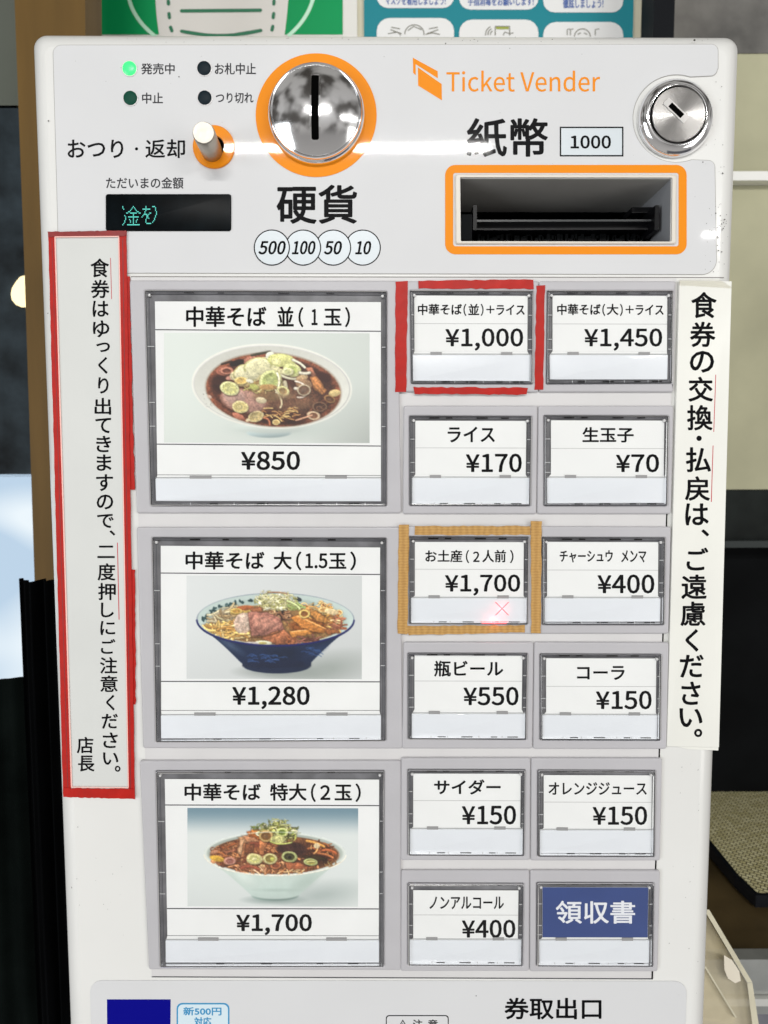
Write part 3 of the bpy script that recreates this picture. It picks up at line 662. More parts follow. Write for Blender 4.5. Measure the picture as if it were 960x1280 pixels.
    A.ring(284, 386, 43, 32, (212, 198, 140), (198, 180, 116), 5, .2); A.ring(361, 434, 42, 28, (206, 188, 138), (186, 164, 108), -20, .2)
    A.ring(462, 462, 21, 16, (218, 196, 134), (196, 160, 96)); A.ell(388, 352, 28, 17, (206, 190, 152), 10, grad=.3)
    A.ring(648, 428, 34, 24, (202, 176, 142), (120, 76, 50), 10, .35); A.ring(678, 384, 38, 26, (120, 90, 66), (70, 40, 28), 0, .2); A.ell(752, 315, 32, 19, (206, 180, 120), -10, grad=.3)
    A.ring(728, 345, 30, 20, (150, 110, 66), (90, 56, 34), 20, .25); A.stroke([(560, 452), (600, 440), (640, 426)], 5, (186, 140, 110)); A.ell(275, 432, 36, 14, (186, 112, 86), 25)
    for _ in range(26):
        x = A.r.uniform(390, 560); y = A.r.uniform(385, 440); A.stroke([(x, y), (x+A.r.uniform(-10, 25), y+A.r.uniform(-20, 8)), (x+A.r.uniform(10, 50), y+A.r.uniform(-16, 26))], 3.4, [(206, 176, 110), (176, 130, 76), (150, 100, 56)][A.r.integers(3)])
    A.stroke([(400, 440), (430, 440), (430, 475)], 5, (176, 104, 70)); A.ell(320, 452, 12, 9, (220, 200, 160))
    A.scatter(14, 650, 350, 90, 60, [(130, 90, 60), (100, 60, 40)], 'c', (14, 26), .5)
    A.ring(600, 300, 36, 30, (186, 170, 140), (110, 80, 60), 0, .2); A.ring(520, 208, 30, 20, (210, 206, 160), (190, 190, 130)); A.ell(500, 330, 60, 20, (150, 120, 86), 0, soft=12, al=.7); A.ell(590, 375, 60, 26, (120, 86, 62), 0, soft=14, al=.7)
    A.clip(base, 447, 301, 342, 187)
    A.pepper(150, 370, 210, 160, 90); A.pepper(26, 285, 386, 40, 28); A.pepper(20, 361, 432, 36, 22); A.pepper(14, 230, 293, 44, 30); A.pepper(8, 460, 462, 18, 12); A.pepper(30, 660, 260, 60, 60); A.pepper(40, 440, 150, 260, 60, (1, 1.8)); A.pepper(30, 130, 330, 40, 60); A.pepper(30, 330, 350, 80, 40)
    return A
def art_two():
    A = Art(11)
    g = 1 - .00006*xx - .05*np.clip((yy-300)/300, 0, 1)
    A.c[:] = np.array((216, 220, 219), np.float32)*g[..., None]
    A.ell(720, 520, 330, 110, (150, 158, 152), -12, soft=90, al=.8, tex=0, grad=0)
    A.ell(480, 528, 250, 46, (138, 146, 140), soft=34, al=.75, tex=0, grad=0)
    # foot and outside of the bowl
    A.ell(485, 496, 181, 42, (22, 36, 66), soft=3, grad=.1, tex=.03); A.poly([(302, 440), (668, 440), (664, 500), (306, 500)], (24, 40, 72), tex=.03, dark=0)
    for k in range(60):
        t = k/59; rx = 402-(402-190)*t**.85; cy = 272+200*t; ry = 126-88*t**.8
        A.ell(480, cy, rx, ry*.98, (20+8*(1-t), 36+10*(1-t), 68+12*(1-t)), soft=3, grad=.06, tex=.03)
    A.ell(250, 395, 110, 26, (84, 104, 132), 34, soft=24, al=.6, tex=.05); A.ell(520, 430, 120, 50, (16, 28, 52), 0, soft=30, al=.7); A.ell(690, 420, 90, 26, (40, 60, 100), -28, soft=20, al=.5)
    A.ell(480, 485, 180, 26, (18, 28, 56), soft=6, al=.7)
    for _ in range(46):
        x, y = (A.r.uniform(330, 520), A.r.uniform(440, 480)) if A.r.random() < .6 else (A.r.uniform(610, 700), A.r.uniform(400, 455))
        A.stroke([(x, y), (x+12, y-8), (x+26, y+A.r.uniform(-4, 5))], 3, (44, 76, 128), .5, shadow=False)
    A.ell(478, 257, 411, 139, (18, 24, 72), soft=2, grad=0, tex=0)
    A.ell(478, 253, 409, 134, (196, 212, 206), soft=2, grad=-.06, tex=.01)
    A.ell(480, 262, 385, 122, (180, 200, 190), soft=8, grad=-.08, tex=.02)
    A.ell(480, 281, 350, 106, (150, 112, 66), soft=5, grad=.15, tex=.15)
    base = A.c.copy()
    for (x, y) in [(115, 245), (130, 232), (150, 214), (165, 205), (190, 192), (105, 256), (230, 180), (250, 176), (270, 170), (300, 165), (345, 158)]:
        for _ in range(4): A.ell(x+A.r.uniform(-9, 9), y+A.r.uniform(-9, 9), 10, 6, (42, 70, 72), A.r.uniform(0, 180), tex=.2)
    A.ell(595, 150, 22, 12, (48, 60, 66), 20); A.scatter(8, 700, 180, 40, 14, [(70, 80, 80), (100, 96, 70)], 'e', (8, 16))
    A.ell(240, 235, 120, 46, (168, 150, 120), -18, soft=12, tex=.15)
    nood = [(226, 190, 108), (206, 164, 84), (236, 208, 140), (190, 140, 70)]
    A.scatter(60, 250, 240, 110, 50, [(190, 176, 140), (170, 150, 110), (210, 196, 150), (156, 130, 90)], 's', (20, 42), .8)
    A.scatter(60, 240, 315, 110, 46, nood, 's', (22, 46)); A.scatter(26, 190, 300, 60, 22, nood, 's', (18, 40))
    A.scatter(70, 745, 255, 90, 66, nood+[(196, 120, 60), (170, 96, 50)], 'mix', (14, 36)); A.scatter(24, 690, 190, 80, 24, [(206, 150, 80), (224, 186, 120), (170, 96, 44)], 'mix', (14, 30))
    A.scatter(20, 800, 280, 34, 46, [(150, 84, 60), (176, 110, 80), (206, 170, 120)], 's', (18, 34))
    A.ell(300, 212, 60, 18, (206, 170, 84), -12); A.ell(320, 195, 50, 14, (176, 96, 50), -5); A.ring(275, 212, 34, 16, (216, 182, 96), (190, 140, 60))
    A.ell(520, 240, 60, 26, (70, 44, 34), 0, soft=10); A.scatter(34, 470, 222, 95, 32, [(160, 116, 80), (190, 146, 104), (120, 78, 54), (206, 170, 126)], 'mix', (14, 30)); A.scatter(8, 510, 205, 26, 14, [(56, 40, 36)], 'e', (14, 26)); A.scatter(8, 560, 285, 26, 24, [(110, 70, 50), (160, 110, 60)], 'mix', (14, 24))
    A.poly([(345, 200), (400, 185), (425, 230), (370, 240)], (170, 104, 66))
    A.ell(310, 275, 50, 56, (206, 178, 158), 20, soft=4, tex=.15, grad=.2); A.scatter(14, 308, 290, 40, 46, [(222, 204, 180), (190, 156, 130)], 'mix', (10, 22), .6)
    A.poly([(330, 216), (430, 214), (508, 250), (526, 312), (440, 346), (350, 342)], (176, 116, 98), .12, .3, fib=(.10, .16))
    A.poly([(350, 235), (430, 230), (500, 262), (508, 300), (430, 318), (360, 300)], (188, 130, 110), .12, 0, fib=(.10, .16), soft=14)
    A.poly([(395, 352), (470, 318), (520, 306), (578, 352), (582, 384), (480, 388)], (182, 110, 72), .12, .3, fib=(.16, .08)); A.stroke([(350, 348), (420, 352), (500, 318)], 4, (96, 60, 34))
    A.ell(412, 378, 50, 14, (214, 216, 186), 0); A.ell(412, 378, 26, 7, (176, 160, 90)); A.ell(350, 380, 46, 10, (200, 190, 186))
    A.ell(650, 290, 110, 46, (150, 84, 36), 0, soft=12, tex=.2); A.poly([(640, 214), (690, 206), (752, 248), (742, 280), (690, 266)], (206, 138, 66), .1, .3, fib=(.3, .1)); A.poly([(556, 246), (606, 226), (690, 270), (772, 316), (700, 330), (610, 300)], (204, 128, 56), .08, .35, fib=(.05, .3)); A.stroke([(590, 238), (690, 280), (756, 312)], 4, (228, 164, 92), shadow=False)
    A.poly([(545, 314), (640, 304), (668, 326), (630, 340), (560, 350)], (212, 138, 62), .08, .35, fib=(.05, .3)); A.stroke([(560, 320), (600, 314), (636, 310)], 3.5, (232, 170, 98), shadow=False)
    A.poly([(720, 300), (800, 306), (820, 326), (750, 336)], (180, 108, 58)); A.ring(628, 226, 30, 24, (226, 196, 110), (150, 90, 40)); A.ring(730, 205, 34, 16, (230, 196, 130), (206, 150, 80)); A.ell(770, 214, 40, 16, (226, 200, 150), 10)
    A.scatter(16, 660, 365, 60, 16, [(130, 80, 66), (160, 100, 84), (96, 54, 44)], 's', (20, 36)); A.scatter(12, 560, 360, 30, 18, [(190, 110, 60), (120, 66, 40)], 'mix', (10, 20))
    A.ell(480, 168, 104, 46, (176, 172, 112), 4, soft=12, tex=.2)
    gr = [(212, 208, 156), (228, 224, 186), (190, 188, 118), (204, 196, 132), (158, 156, 92), (234, 230, 204)]
    A.scatter(120, 480, 160, 108, 46, gr, 'mix', (9, 24)); A.scatter(16, 580, 186, 36, 20, [(190, 206, 130), (160, 180, 100)], 's', (16, 30)); A.stroke([(440, 116), (490, 112), (540, 122)], 4, (150, 106, 70)); A.stroke([(540, 160), (590, 176), (604, 200)], 6, (196, 206, 140)); A.scatter(10, 425, 115, 30, 8, gr, 's', (6, 12))
    A.clip(base, 480, 262, 388, 124)
    # near rim in front of the food
    t = np.linspace(.02, math.pi-.02, 60); A.stroke([(478+408*math.cos(a), 257+136*math.sin(a)) for a in t], 5.2, (20, 26, 84), hl=.5, shadow=False)
    A.stroke([(478+409*math.cos(a), 254-136*math.sin(a)) for a in t], 1.6, (120, 136, 150), .7, shadow=False)
    return A
def art_three():
    A = Art(23)
    t = np.clip((yy-28)/150, 0, 1)[..., None]; t = t*t*(3-2*t)
    A.c[:] = np.array((112, 142, 156), np.float32)*(1-t) + np.array((217, 223, 220), np.float32)*t
    A.c *= (1 - .04*np.clip((yy-350)/200, 0, 1))[..., None]
    A.ell(720, 480, 280, 90, (166, 178, 174), -8, soft=80, al=.8, tex=0, grad=0); A.ell(470, 505, 190, 30, (128, 148, 142), soft=24, al=.8, tex=0, grad=0)
    A.ell(475, 484, 128, 27, (150, 172, 164), soft=3, grad=.3, tex=0)
    for k in range(60):
        q = k/59; rx = 362-(362-132)*q**.85; cy = 275+198*q; ry = 104-76*q**.8
        A.ell(475, cy, rx, ry, (206-16*q, 218-12*q, 208-10*q), soft=3, grad=.05, tex=.008)
    A.ell(640, 400, 130, 50, (168, 186, 176), -35, soft=40, al=.5, tex=0); A.ell(475, 452, 150, 14, (160, 180, 170), soft=12, al=.5, tex=0); A.ell(330, 400, 90, 40, (222, 232, 224), 35, soft=30, al=.5, tex=0)
    A.ell(475, 265, 371, 114, (220, 226, 218), soft=2, grad=0, tex=0); A.ell(475, 263, 360, 106, (176, 186, 176), soft=4, grad=-.1, tex=0)
    A.ell(473, 270, 342, 102, (132, 82, 50), soft=4, grad=.1, tex=.2); A.ell(640, 262, 170, 74, (84, 50, 32), 5, soft=30, tex=.2)
    base = A.c.copy()
    br = [(176, 104, 58), (196, 124, 72), (150, 80, 44), (120, 60, 36), (206, 140, 90), (96, 48, 30)]
    A.scatter(110, 300, 270, 165, 76, br, 'mix', (14, 34)); A.scatter(60, 480, 320, 270, 44, br+[(214, 160, 110)], 'mix', (12, 28)); A.scatter(40, 720, 255, 75, 50, [(150, 80, 44), (190, 110, 60), (96, 48, 28), (206, 150, 90)], 's', (14, 30)); A.scatter(16, 620, 250, 70, 40, [(70, 38, 26), (100, 56, 36)], 'mix', (14, 28))
    A.ell(450, 200, 110, 70, (140, 78, 44), soft=8, tex=.25)
    A.scatter(40, 420, 200, 110, 60, br, 'mix', (16, 32))
    A.poly([(288, 190), (350, 200), (340, 262), (300, 285), (274, 250)], (184, 118, 74), fib=(.2, .1)); A.poly([(190, 220), (270, 196), (280, 215), (205, 245)], (190, 104, 56), fib=(.1, .3)); A.poly([(330, 150), (400, 140), (410, 190), (350, 200)], (186, 100, 42), fib=(.2, .2))
    A.poly([(395, 195), (440, 200), (415, 275), (390, 262)], (196, 120, 72), fib=(.2, .1)); A.poly([(280, 178), (340, 168), (350, 205), (300, 212)], (216, 158, 110)); A.ell(370, 210, 30, 20, (150, 76, 50), 20)
    A.poly([(292, 192), (318, 186), (300, 270), (280, 262)], (222, 168, 122), .1, .3); A.poly([(318, 208), (372, 214), (362, 262), (316, 268)], (132, 76, 46), .15, .3); A.poly([(200, 216), (262, 194), (272, 204), (214, 232)], (214, 136, 84), .1, .3)
    A.poly([(205, 248), (268, 236), (276, 254), (222, 268)], (186, 112, 76), .12, .3); A.poly([(300, 168), (372, 176), (392, 200), (330, 204)], (206, 140, 96), .12, .3); A.poly([(352, 140), (384, 132), (392, 162), (348, 168)], (214, 130, 58), .12, .3)
    A.stroke([(722, 246), (760, 236), (792, 262)], 7, (176, 92, 50)); A.stroke([(700, 262), (740, 262), (776, 284)], 6, (196, 116, 66)); A.stroke([(640, 196), (690, 204), (730, 226)], 7, (206, 146, 70))
    A.ell(560, 238, 90, 40, (64, 38, 32), 5, soft=10, tex=.2); A.ell(690, 290, 80, 34, (60, 34, 24), 0, soft=16, al=.8); A.poly([(520, 300), (600, 310), (650, 330), (640, 356), (540, 352)], (176, 100, 62), fib=(.05, .3)); A.ell(600, 345, 50, 12, (150, 84, 50), 10)
    A.ell(175, 290, 44, 16, (212, 164, 56), 12, grad=.3); A.ring(240, 302, 34, 22, (186, 130, 110), (150, 90, 76)); A.ell(160, 255, 24, 10, (190, 130, 96), -20); A.ring(478, 325, 30, 20, (186, 112, 70), (130, 66, 40)); A.ell(692, 222, 18, 16, (214, 190, 146)); A.ell(410, 340, 20, 22, (216, 176, 120), tex=.3)
    A.scatter(20, 350, 345, 100, 18, [(170, 100, 70), (200, 140, 96), (226, 190, 150)], 's', (18, 32)); A.scatter(14, 560, 355, 60, 10, [(206, 170, 120), (190, 120, 70)], 's', (16, 28)); A.stroke([(300, 340), (340, 318), (390, 345)], 8, (150, 76, 52))
    A.poly([(620, 280), (680, 268), (750, 285), (740, 300), (660, 292)], (66, 50, 28)); A.scatter(10, 760, 320, 50, 12, [(206, 180, 110), (150, 100, 50)], 's', (12, 22))
    for x, y, rx, ry, h_ in ((368, 291, 44, 30, (204, 198, 120)), (450, 290, 38, 29, (150, 130, 60)), (550, 279, 43, 30, (70, 66, 34)), (660, 306, 40, 20, (150, 140, 66))):
        A.ring(x, y, rx, ry, (170, 176, 112) if x > 500 else (206, 196, 134), h_, 5, .32)
    A.ell(368, 291, 14, 9, (230, 222, 160)); A.ell(462, 292, 13, 11, (206, 206, 96)); A.ell(552, 282, 10, 10, (36, 30, 18)); A.stroke([(640, 306), (660, 300), (680, 304)], 4, (206, 200, 130))
    A.ell(490, 160, 108, 52, (120, 110, 50), 0, soft=14, tex=.3)
    gr = [(196, 196, 110), (220, 216, 150), (120, 132, 52), (84, 92, 40), (176, 180, 84), (232, 228, 190), (66, 66, 34)]
    A.scatter(120, 490, 150, 112, 48, gr, 'mix', (9, 24)); A.scatter(26, 490, 95, 60, 14, gr, 's', (7, 16)); A.scatter(20, 400, 125, 46, 20, [(84, 100, 44), (130, 140, 60), (186, 180, 90)], 'mix', (9, 18)); A.scatter(12, 570, 175, 40, 24, gr, 'mix', (12, 24))
    A.ring(428, 172, 38, 32, (190, 156, 96), (120, 80, 40), 0, .3); A.ring(512, 152, 33, 25, (206, 210, 130), (110, 130, 40), 0, .4); A.ell(490, 190, 40, 22, (210, 206, 130), 0, tex=.2); A.stroke([(452, 200), (490, 222), (560, 205)], 5, (176, 180, 96))
    A.clip(base, 475, 266, 362, 108)
    q = np.linspace(.05, math.pi-.05, 60); A.stroke([(475+369*math.cos(a), 266+112*math.sin(a)) for a in q], 3.6, (226, 222, 206), hl=.2, shadow=False)
    A.stroke([(475+369*math.cos(a), 263-112*math.sin(a)) for a in q], 2.5, (216, 222, 216), .8, hl=.1, shadow=False)
    return A

# ---- large buttons
def rule(parent, x0, y0, x1, y1, wd, h=BT, m=None): return sheet('rule', [(x0, y0-wd/2), (x1, y1-wd/2), (x1, y1+wd/2), (x0, y0+wd/2)], h, m or M_RULE, parent)
b, pp = menu_button([(163.5, 351.5), (497, 352), (501.5, 641), (172.5, 641)], [(183, 364), (483.3, 365.3), (483, 632), (190, 632)],
    [(194.5, 377.3), (476.2, 378.2), (476.2, 595), (197.5, 594.5)], [(195.3, 598), (476.5, 598), (476.5, 626.5), (196, 626)], 'large photo button with brown soup bowl, regular size')
letter(pp, [('中華そば', 233.5, 383.6, 333.5, 409.2), ('並', 347, 384, 367.5, 408.6), ('（', 373.5, 384.5, 379.5, 409.5), ('1', 389.8, 387, 397.2, 407), ('玉', 405, 386.5, 427, 407.5), ('）', 431.5, 384.5, 437.6, 409.5)], BT, .55)
letter(pp, [(YEN+'850', 302, 564, 375.3, 587.5)], BT, .75)
rule(pp, 195, 412.6, 476, 414.6, 1.3); rule(pp, 197, 555.2, 476, 557.6, 1.3); rule(pp, 197.5, 593.4, 476, 594.2, .6)
A1 = art_one(); A1.mesh('food_photo', [(206, 416.6), (462, 417.2), (462, 553.8), (206, 553.2)], (-96, 18, 928, 567), (330, 196), pp, BT-.01*MM)
b, pp = menu_button([(172.5, 658.5), (500.5, 658.5), (503, 934), (180.5, 933.5)], [(191.8, 671.3), (482.6, 672), (482.3, 924), (196.5, 925.6)],
    [(201.8, 681.8), (475.2, 684), (474.5, 888), (202.3, 888)], [(202, 893.2), (476.3, 893.2), (476.3, 921.6), (202.2, 921.8)], 'large photo button with blue bowl')
letter(pp, [('中華そば', 232.8, 689, 331, 711.5), ('大', 342.5, 689, 365, 711.5), ('（', 370.5, 689, 377, 712.5), ('1.5', 382, 691.3, 409.5, 710), ('玉', 411.5, 691, 433, 710.5), ('）', 438, 689, 445, 712.5)], BT, .55)
letter(pp, [(YEN+'1,280', 291, 857, 387.3, 885.5)], BT, .75)
rule(pp, 202, 715.8, 475, 717.6, 1.3); rule(pp, 202, 850.8, 475, 851.4, 1.3); rule(pp, 202, 887, 474.5, 887, .6)
A2 = art_two(); A2.mesh('food_photo', [(234, 719), (452.5, 719.3), (452.3, 848), (234, 847.5)], (17, 30, 928, 567), (330, 196), pp, BT-.01*MM)
b, pp = menu_button([(176, 949), (501, 949), (501, 1210), (187.5, 1209)], [(196.5, 961.4), (480, 961), (479.7, 1204.6), (201.8, 1205)],
    [(206.8, 972.5), (474, 973.2), (473.5, 1168.5), (210, 1168)], [(207.8, 1173.5), (474, 1173.6), (474, 1201), (208, 1201)], 'large photo button with white heaped bowl')
letter(pp, [('中華そば', 231.5, 978, 326.5, 999.5), ('特大', 338, 978, 383.5, 999.5), ('（', 389, 978, 395, 1001), ('２', 400.5, 980, 413, 998.5), ('玉', 418.5, 979.5, 440, 999), ('）', 444.5, 978, 451, 1001)], BT, .55)
letter(pp, [(YEN+'1,700', 296, 1140.8, 390, 1167)], BT, .75)
rule(pp, 207, 1004.8, 474, 1005.6, 1.3); rule(pp, 209.6, 1133.9, 473.5, 1134.4, 1.3); rule(pp, 210, 1167.6, 473.5, 1167.8, .6)
A3 = art_three(); A3.mesh('food_photo', [(235, 1008.5), (447.8, 1009), (447.6, 1131.5), (235.2, 1131)], (21, 28, 908, 541), (330, 196), pp, BT-.01*MM)
del A1, A2, A3

# ---- small buttons: housing, cap, paper, strip, title runs, price run, y of the fold line
SB = [
 (((504.5,352.5),(672,352.5),(672,490.5),(503.5,490)), ((512.5,364.3),(665.3,364.8),(664.8,480.5),(514,480)), ((517.8,370),(659,370.6),(658.6,439.5),(518,439.3)), ((515.6,444),(662,444.2),(661.6,476.8),(516,476.4)),
  [('中華そば', 522.3, 380.5, 577, 394.4), ('（', 579, 380.5, 582.5, 395.5), ('並', 585, 380.5, 598.5, 394.4), ('）', 600.5, 380.5, 604, 395.5), ('＋', 607.5, 382.5, 617.5, 392.5), ('ライス', 620, 381.5, 655.3, 394.4)], ('1,000', 556.5, 411, 653.3, 438.8), 405),
 (((673,352.5),(842.5,352.5),(840,490.5),(673,490.5)), ((683,364.5),(839,364.6),(838,479.5),(681.8,480.5)), ((690,370),(833,370.6),(832.6,439.5),(690,439.3)), ((686,444),(833.6,444.2),(833,474.8),(686.4,474.8)),
  [('中華そば', 695.8, 380.5, 749.8, 394.4), ('（', 752, 380.5, 755.5, 395.5), ('大', 757.5, 380.5, 772, 394.4), ('）', 774, 380.5, 777.5, 395.5), ('＋', 781, 382.5, 791, 392.5), ('ライス', 793.5, 381.5, 828.3, 394.4)], ('1,450', 729.5, 411, 826.5, 438.8), 405.4),
 (((504.5,507.5),(671,507.5),(669.5,642),(503.5,642)), ((511.7,520),(663.5,520.5),(662,632),(511.9,631.6)), ((519,526),(657.4,526.4),(656.6,593),(519,592.8)), ((515,597.2),(660,597.4),(659.5,629.4),(515,629.6)),
  [('ライス', 559.3, 533.5, 618, 553)], ('170', 582, 567, 651.6, 590.3), 559.8),
 (((672,507.5),(840,507.5),(837,642),(670.5,642)), ((679,519.5),(833.6,520),(831.8,632),(679,632)), ((688,525.5),(829.2,526),(828.6,593),(688,592.8)), ((682.8,597.2),(830,597.4),(829.5,628.6),(683,629)),
  [('生玉子', 727.3, 534, 791, 553.2)], ('70', 769, 567.6, 822.6, 590.3), 560.5),
 (((505,657.5),(667,657.5),(666.5,791),(503,791)), ((511,670),(660,670.5),(659,779.3),(511.2,779)), ((518.4,677),(654.2,677.4),(653.8,744),(518.4,743.8)), ((513.8,747),(657,747.2),(656.6,776.6),(514,776.8)),
  [('お土産', 531.5, 687, 577.5, 702.4), ('（', 582, 687, 586, 703.5), ('2', 591, 689, 599, 702), ('人前', 602.5, 687, 632, 702.4), ('）', 637, 687, 641.3, 703.5)], ('1,700', 556, 717.6, 649.6, 744), 711),
 (((674.5,657.5),(837,658),(834,791),(668.5,791)), ((676.8,671),(829.4,671.5),(828,780),(676.8,779.8)), ((683.2,677),(821.8,677.4),(821.4,744),(683.2,743.8)), ((680,747),(824.6,747.2),(824,776.4),(680,776.6)),
  [('チャーシュウ', 699, 687.5, 765, 702.6), ('メンマ', 775.5, 687.5, 806.8, 702.6)], ('400', 746, 717.6, 816.8, 741.3), 712),
 (((504.5,801.5),(666,801.5),(664.5,934),(502.5,934)), ((509.8,815),(658.4,815.3),(657,922.5),(510,922)), ((518,817.6),(652.4,818.4),(651.6,886),(518,885.4)), ((514.4,891.2),(655.4,891.4),(654.6,920.2),(514.4,920.4)),
  [('瓶ビール', 542.5, 825, 628.5, 844.8)], ('550', 579, 857.6, 647.6, 880.8), 850.3),
 (((667,801.5),(834.5,802),(831.5,934.5),(665.5,934.5)), ((674,816),(824.6,816.5),(823.2,923.5),(674,923)), ((682,822),(819.4,822.4),(818.8,889.4),(682,889)), ((677.2,892.8),(820.6,893),(820,921.8),(677.4,922)),
  [('コーラ', 720.5, 831.6, 779.8, 849)], ('150', 744, 862.4, 813.4, 885.6), 857),
 (((501.5,945.5),(662.3,945.5),(661.5,1073),(501,1073)), ((509.7,959.7),(655.4,960),(654,1066.8),(509.8,1066.4)), ((516.4,965.7),(650.4,966),(649.8,1032.3),(516.4,1032)), ((512.5,1035),(652.4,1035.2),(651.8,1064.4),(512.6,1064.6)),
  [('サイダー', 542.5, 973, 625.3, 991.8)], ('150', 577, 1005.4, 644.5, 1029.2), 999.3),
 (((663.3,945.5),(826,946),(823.5,1073.5),(662.5,1073.5)), ((671.2,960.4),(817.4,961),(816,1068),(671,1067.6)), ((679,967.6),(813.8,968),(813.2,1034),(679,1033.6)), ((674,1036.2),(813.8,1036.4),(813.2,1064.6),(674,1064.8)),
  [('オレンジジュース', 685, 976.4, 807.3, 992.2)], ('150', 740, 1006.4, 807.8, 1029.8), 1001.2),
 (((501.5,1085.5),(661,1085.5),(660.5,1211),(501,1211)), ((509.7,1101),(653.4,1101.4),(652.2,1203.6),(509.8,1203)), ((516.4,1111),(647.6,1111.4),(646.8,1171),(516.4,1170.6)), ((511.8,1173),(650.2,1173.2),(649.4,1201.8),(511.8,1202)),
  [('ノンアルコール', 536.6, 1119, 629.3, 1134.6)], ('400', 577, 1147.8, 643.6, 1170.4), 1141.8),
 (((662,1085.5),(823.5,1086),(820.5,1211.5),(661.5,1211.5)), ((670,1100.3),(815.3,1100.8),(814,1204.6),(669.6,1204)), ((677.2,1107),(809.6,1107.4),(808.8,1170.2),(677.4,1170)), ((673.2,1173.4),(810.8,1173.6),(810.2,1201.6),(673.2,1201.8)),
  None, None, None),
]
BL = ['button in a red tape border', 'button of the large set meal', 'rice button', 'raw egg button', 'take-home button with a glowing red cross', 'topping button', 'bottled beer button', 'cola button', 'cider button', 'orange juice button', 'alcohol-free drink button', 'receipt button with a blue card']
for k, (hq, oq, lq, sq, title, price, fy) in enumerate(SB):
    b, pp = menu_button(list(hq), list(oq), list(lq), list(sq), BL[k])
    if title:
        small = (title[0][4]-title[0][2]) < 17
        letter(pp, title, BT, .34 if small else .5)
        letter(pp, [(YEN+price[0], *price[1:])], BT, .62)
        rule(pp, lq[0][0]+.3, fy, lq[1][0]-.3, fy+.3, .7, BT, M_LINE)
    else:
        card = sheet('blue_card', inset(lq, .2), 1.03*MM, M_NAVY, pp)
        letter(pp, [('領収書', 694, 1124, 792.8, 1152.6)], BT, .55, M_WHITEINK)
    if k == 4:
        lx, ly = 626.6, 760; mb = MB()
        mr_ = mat('glowing_red', (.6, .1, .1), .5, emit=lin((255, 110, 120)), estr=.95)
        for sgn in (1, -1):
            c_, s_ = 8.2, 8.2; mb.add(WL([(lx-c_*sgn-.6, ly-s_), (lx-c_*sgn+1.2, ly-s_), (lx+c_*sgn+1.2, ly+s_), (lx+c_*sgn-.6, ly+s_)], (1.40+.01*sgn)*MM), [(0, 1, 2, 3)])
        tag(mb.build('sold_out_cross', mr_, pp), 'glowing pink sold-out cross')
        sheet('red_glow_edge', [(600, 776.2), (634, 776.2), (632, 779.4), (602, 779.4)], 1.45*MM, mat('glowing_red_edge', (.7, .1, .1), .5, emit=lin((255, 70, 80)), estr=1.0), b)
        for gx, gy, ge in ((617, 775, .0005), (626.6, 760, .00028)):
            gl = bpy.data.lights.new('sold_out_lamp', 'POINT'); gl.energy = ge; gl.color = (1, .12, .14); gl.shadow_soft_size = .0008
            go = bpy.data.objects.new('sold_out_lamp', gl); COL.objects.link(go); go.location = W(gx, gy, 3.2*MM)

# ---------------------------------------------------------------- lower front of the machine
low = plate('lower_sheet', arc(128, 1240, 15, 180, 270, 6)+arc(843, 1241, 15, 270, 360, 6)+[(852, 1410), (118, 1410)], 0, .3*MM, M_TOP, root)
letter(low, [('券取出口', 630.5, 1246.5, 751.5, 1273.5)], ht, .6)
sheet('blue_sticker', [(134, 1248.5), (213.6, 1248.5), (213, 1340), (134.5, 1340)], ht, M_BLUE, low)
m_b = mat('light_blue_print', lin((40, 140, 190)), .4); m_bf = mat('pale_badge', (.62, .74, .80), .4)
bq = rect(221, 1253, 287, 1320)
sheet('badge', rq(bq, 7), ht, m_b, low); sheet('badge', rq(inset(bq, 1.8), 6), ht+.02*MM, m_bf, low)
letter(low, [('新500円', 229.5, 1258, 277, 1268.5), ('対応', 243, 1270.5, 264.5, 1282)], ht+.04*MM, .3, m_b)
bq = rect(482.3, 1268.2, 560.8, 1340)
sheet('caution_box', rq(bq, 4), ht, M_INK, low); sheet('caution_box', rq(inset(bq, 1.2), 3.4), ht+.02*MM, M_TOP, low)
letter(low, [('注', 516, 1273.5, 528, 1286), ('意', 535, 1273.5, 547, 1286)], ht+.04*MM, .2)
mb = MB(); tri = [(503.5, 1273.5), (510, 1284.5), (497, 1284.5)]; tri2 = [(503.5, 1275.6), (508, 1283.6), (499, 1283.6)]
mb.loft([WL(tri, ht+.04*MM), WL(tri2, ht+.04*MM)]); mb.add(WL(rect(503, 1278, 504, 1281.4), ht+.05*MM), [(0, 1, 2, 3)]); mb.build('lettering', M_INK, low)

# ================================================================== SIGNS AND TAPE
def strip_tape(name, q, h, th, m, label, cat, group, parent=None, along=40, jit=.5, seed=0):
    """tape strip over the quad q (TL TR BR BL) with slightly ragged long edges"""
    r = random.Random(seed); vert = abs(q[3][1]-q[0][1]) > abs(q[1][0]-q[0][0]); n = along; ring = []
    A_, B_ = [], []
    for i in range(n+1):
        t = i/n; j1, j2 = r.uniform(-jit, jit), r.uniform(-jit, jit)
        if vert: x, y = bil(q, 0, t); A_.append((x+j1, y)); x, y = bil(q, 1, t); B_.append((x+j2, y))
        else: x, y = bil(q, t, 0); A_.append((x, y+j1)); x, y = bil(q, t, 1); B_.append((x, y+j2))
    v = []; f = []
    for i in range(n+1):
        v += [W(*A_[i], h), W(*A_[i], h+th), W(*B_[i], h+th), W(*B_[i], h)]
        if i:
            a_ = 4*(i-1); f += [(a_, a_+1, a_+5, a_+4), (a_+1, a_+2, a_+6, a_+5), (a_+2, a_+3, a_+7, a_+6)]
    f += [(0, 3, 2, 1), (4*n, 4*n+1, 4*n+2, 4*n+3)]
    o = mk(name, v, f, m, parent)
    return tag(o, label, cat, group) if parent is None else o
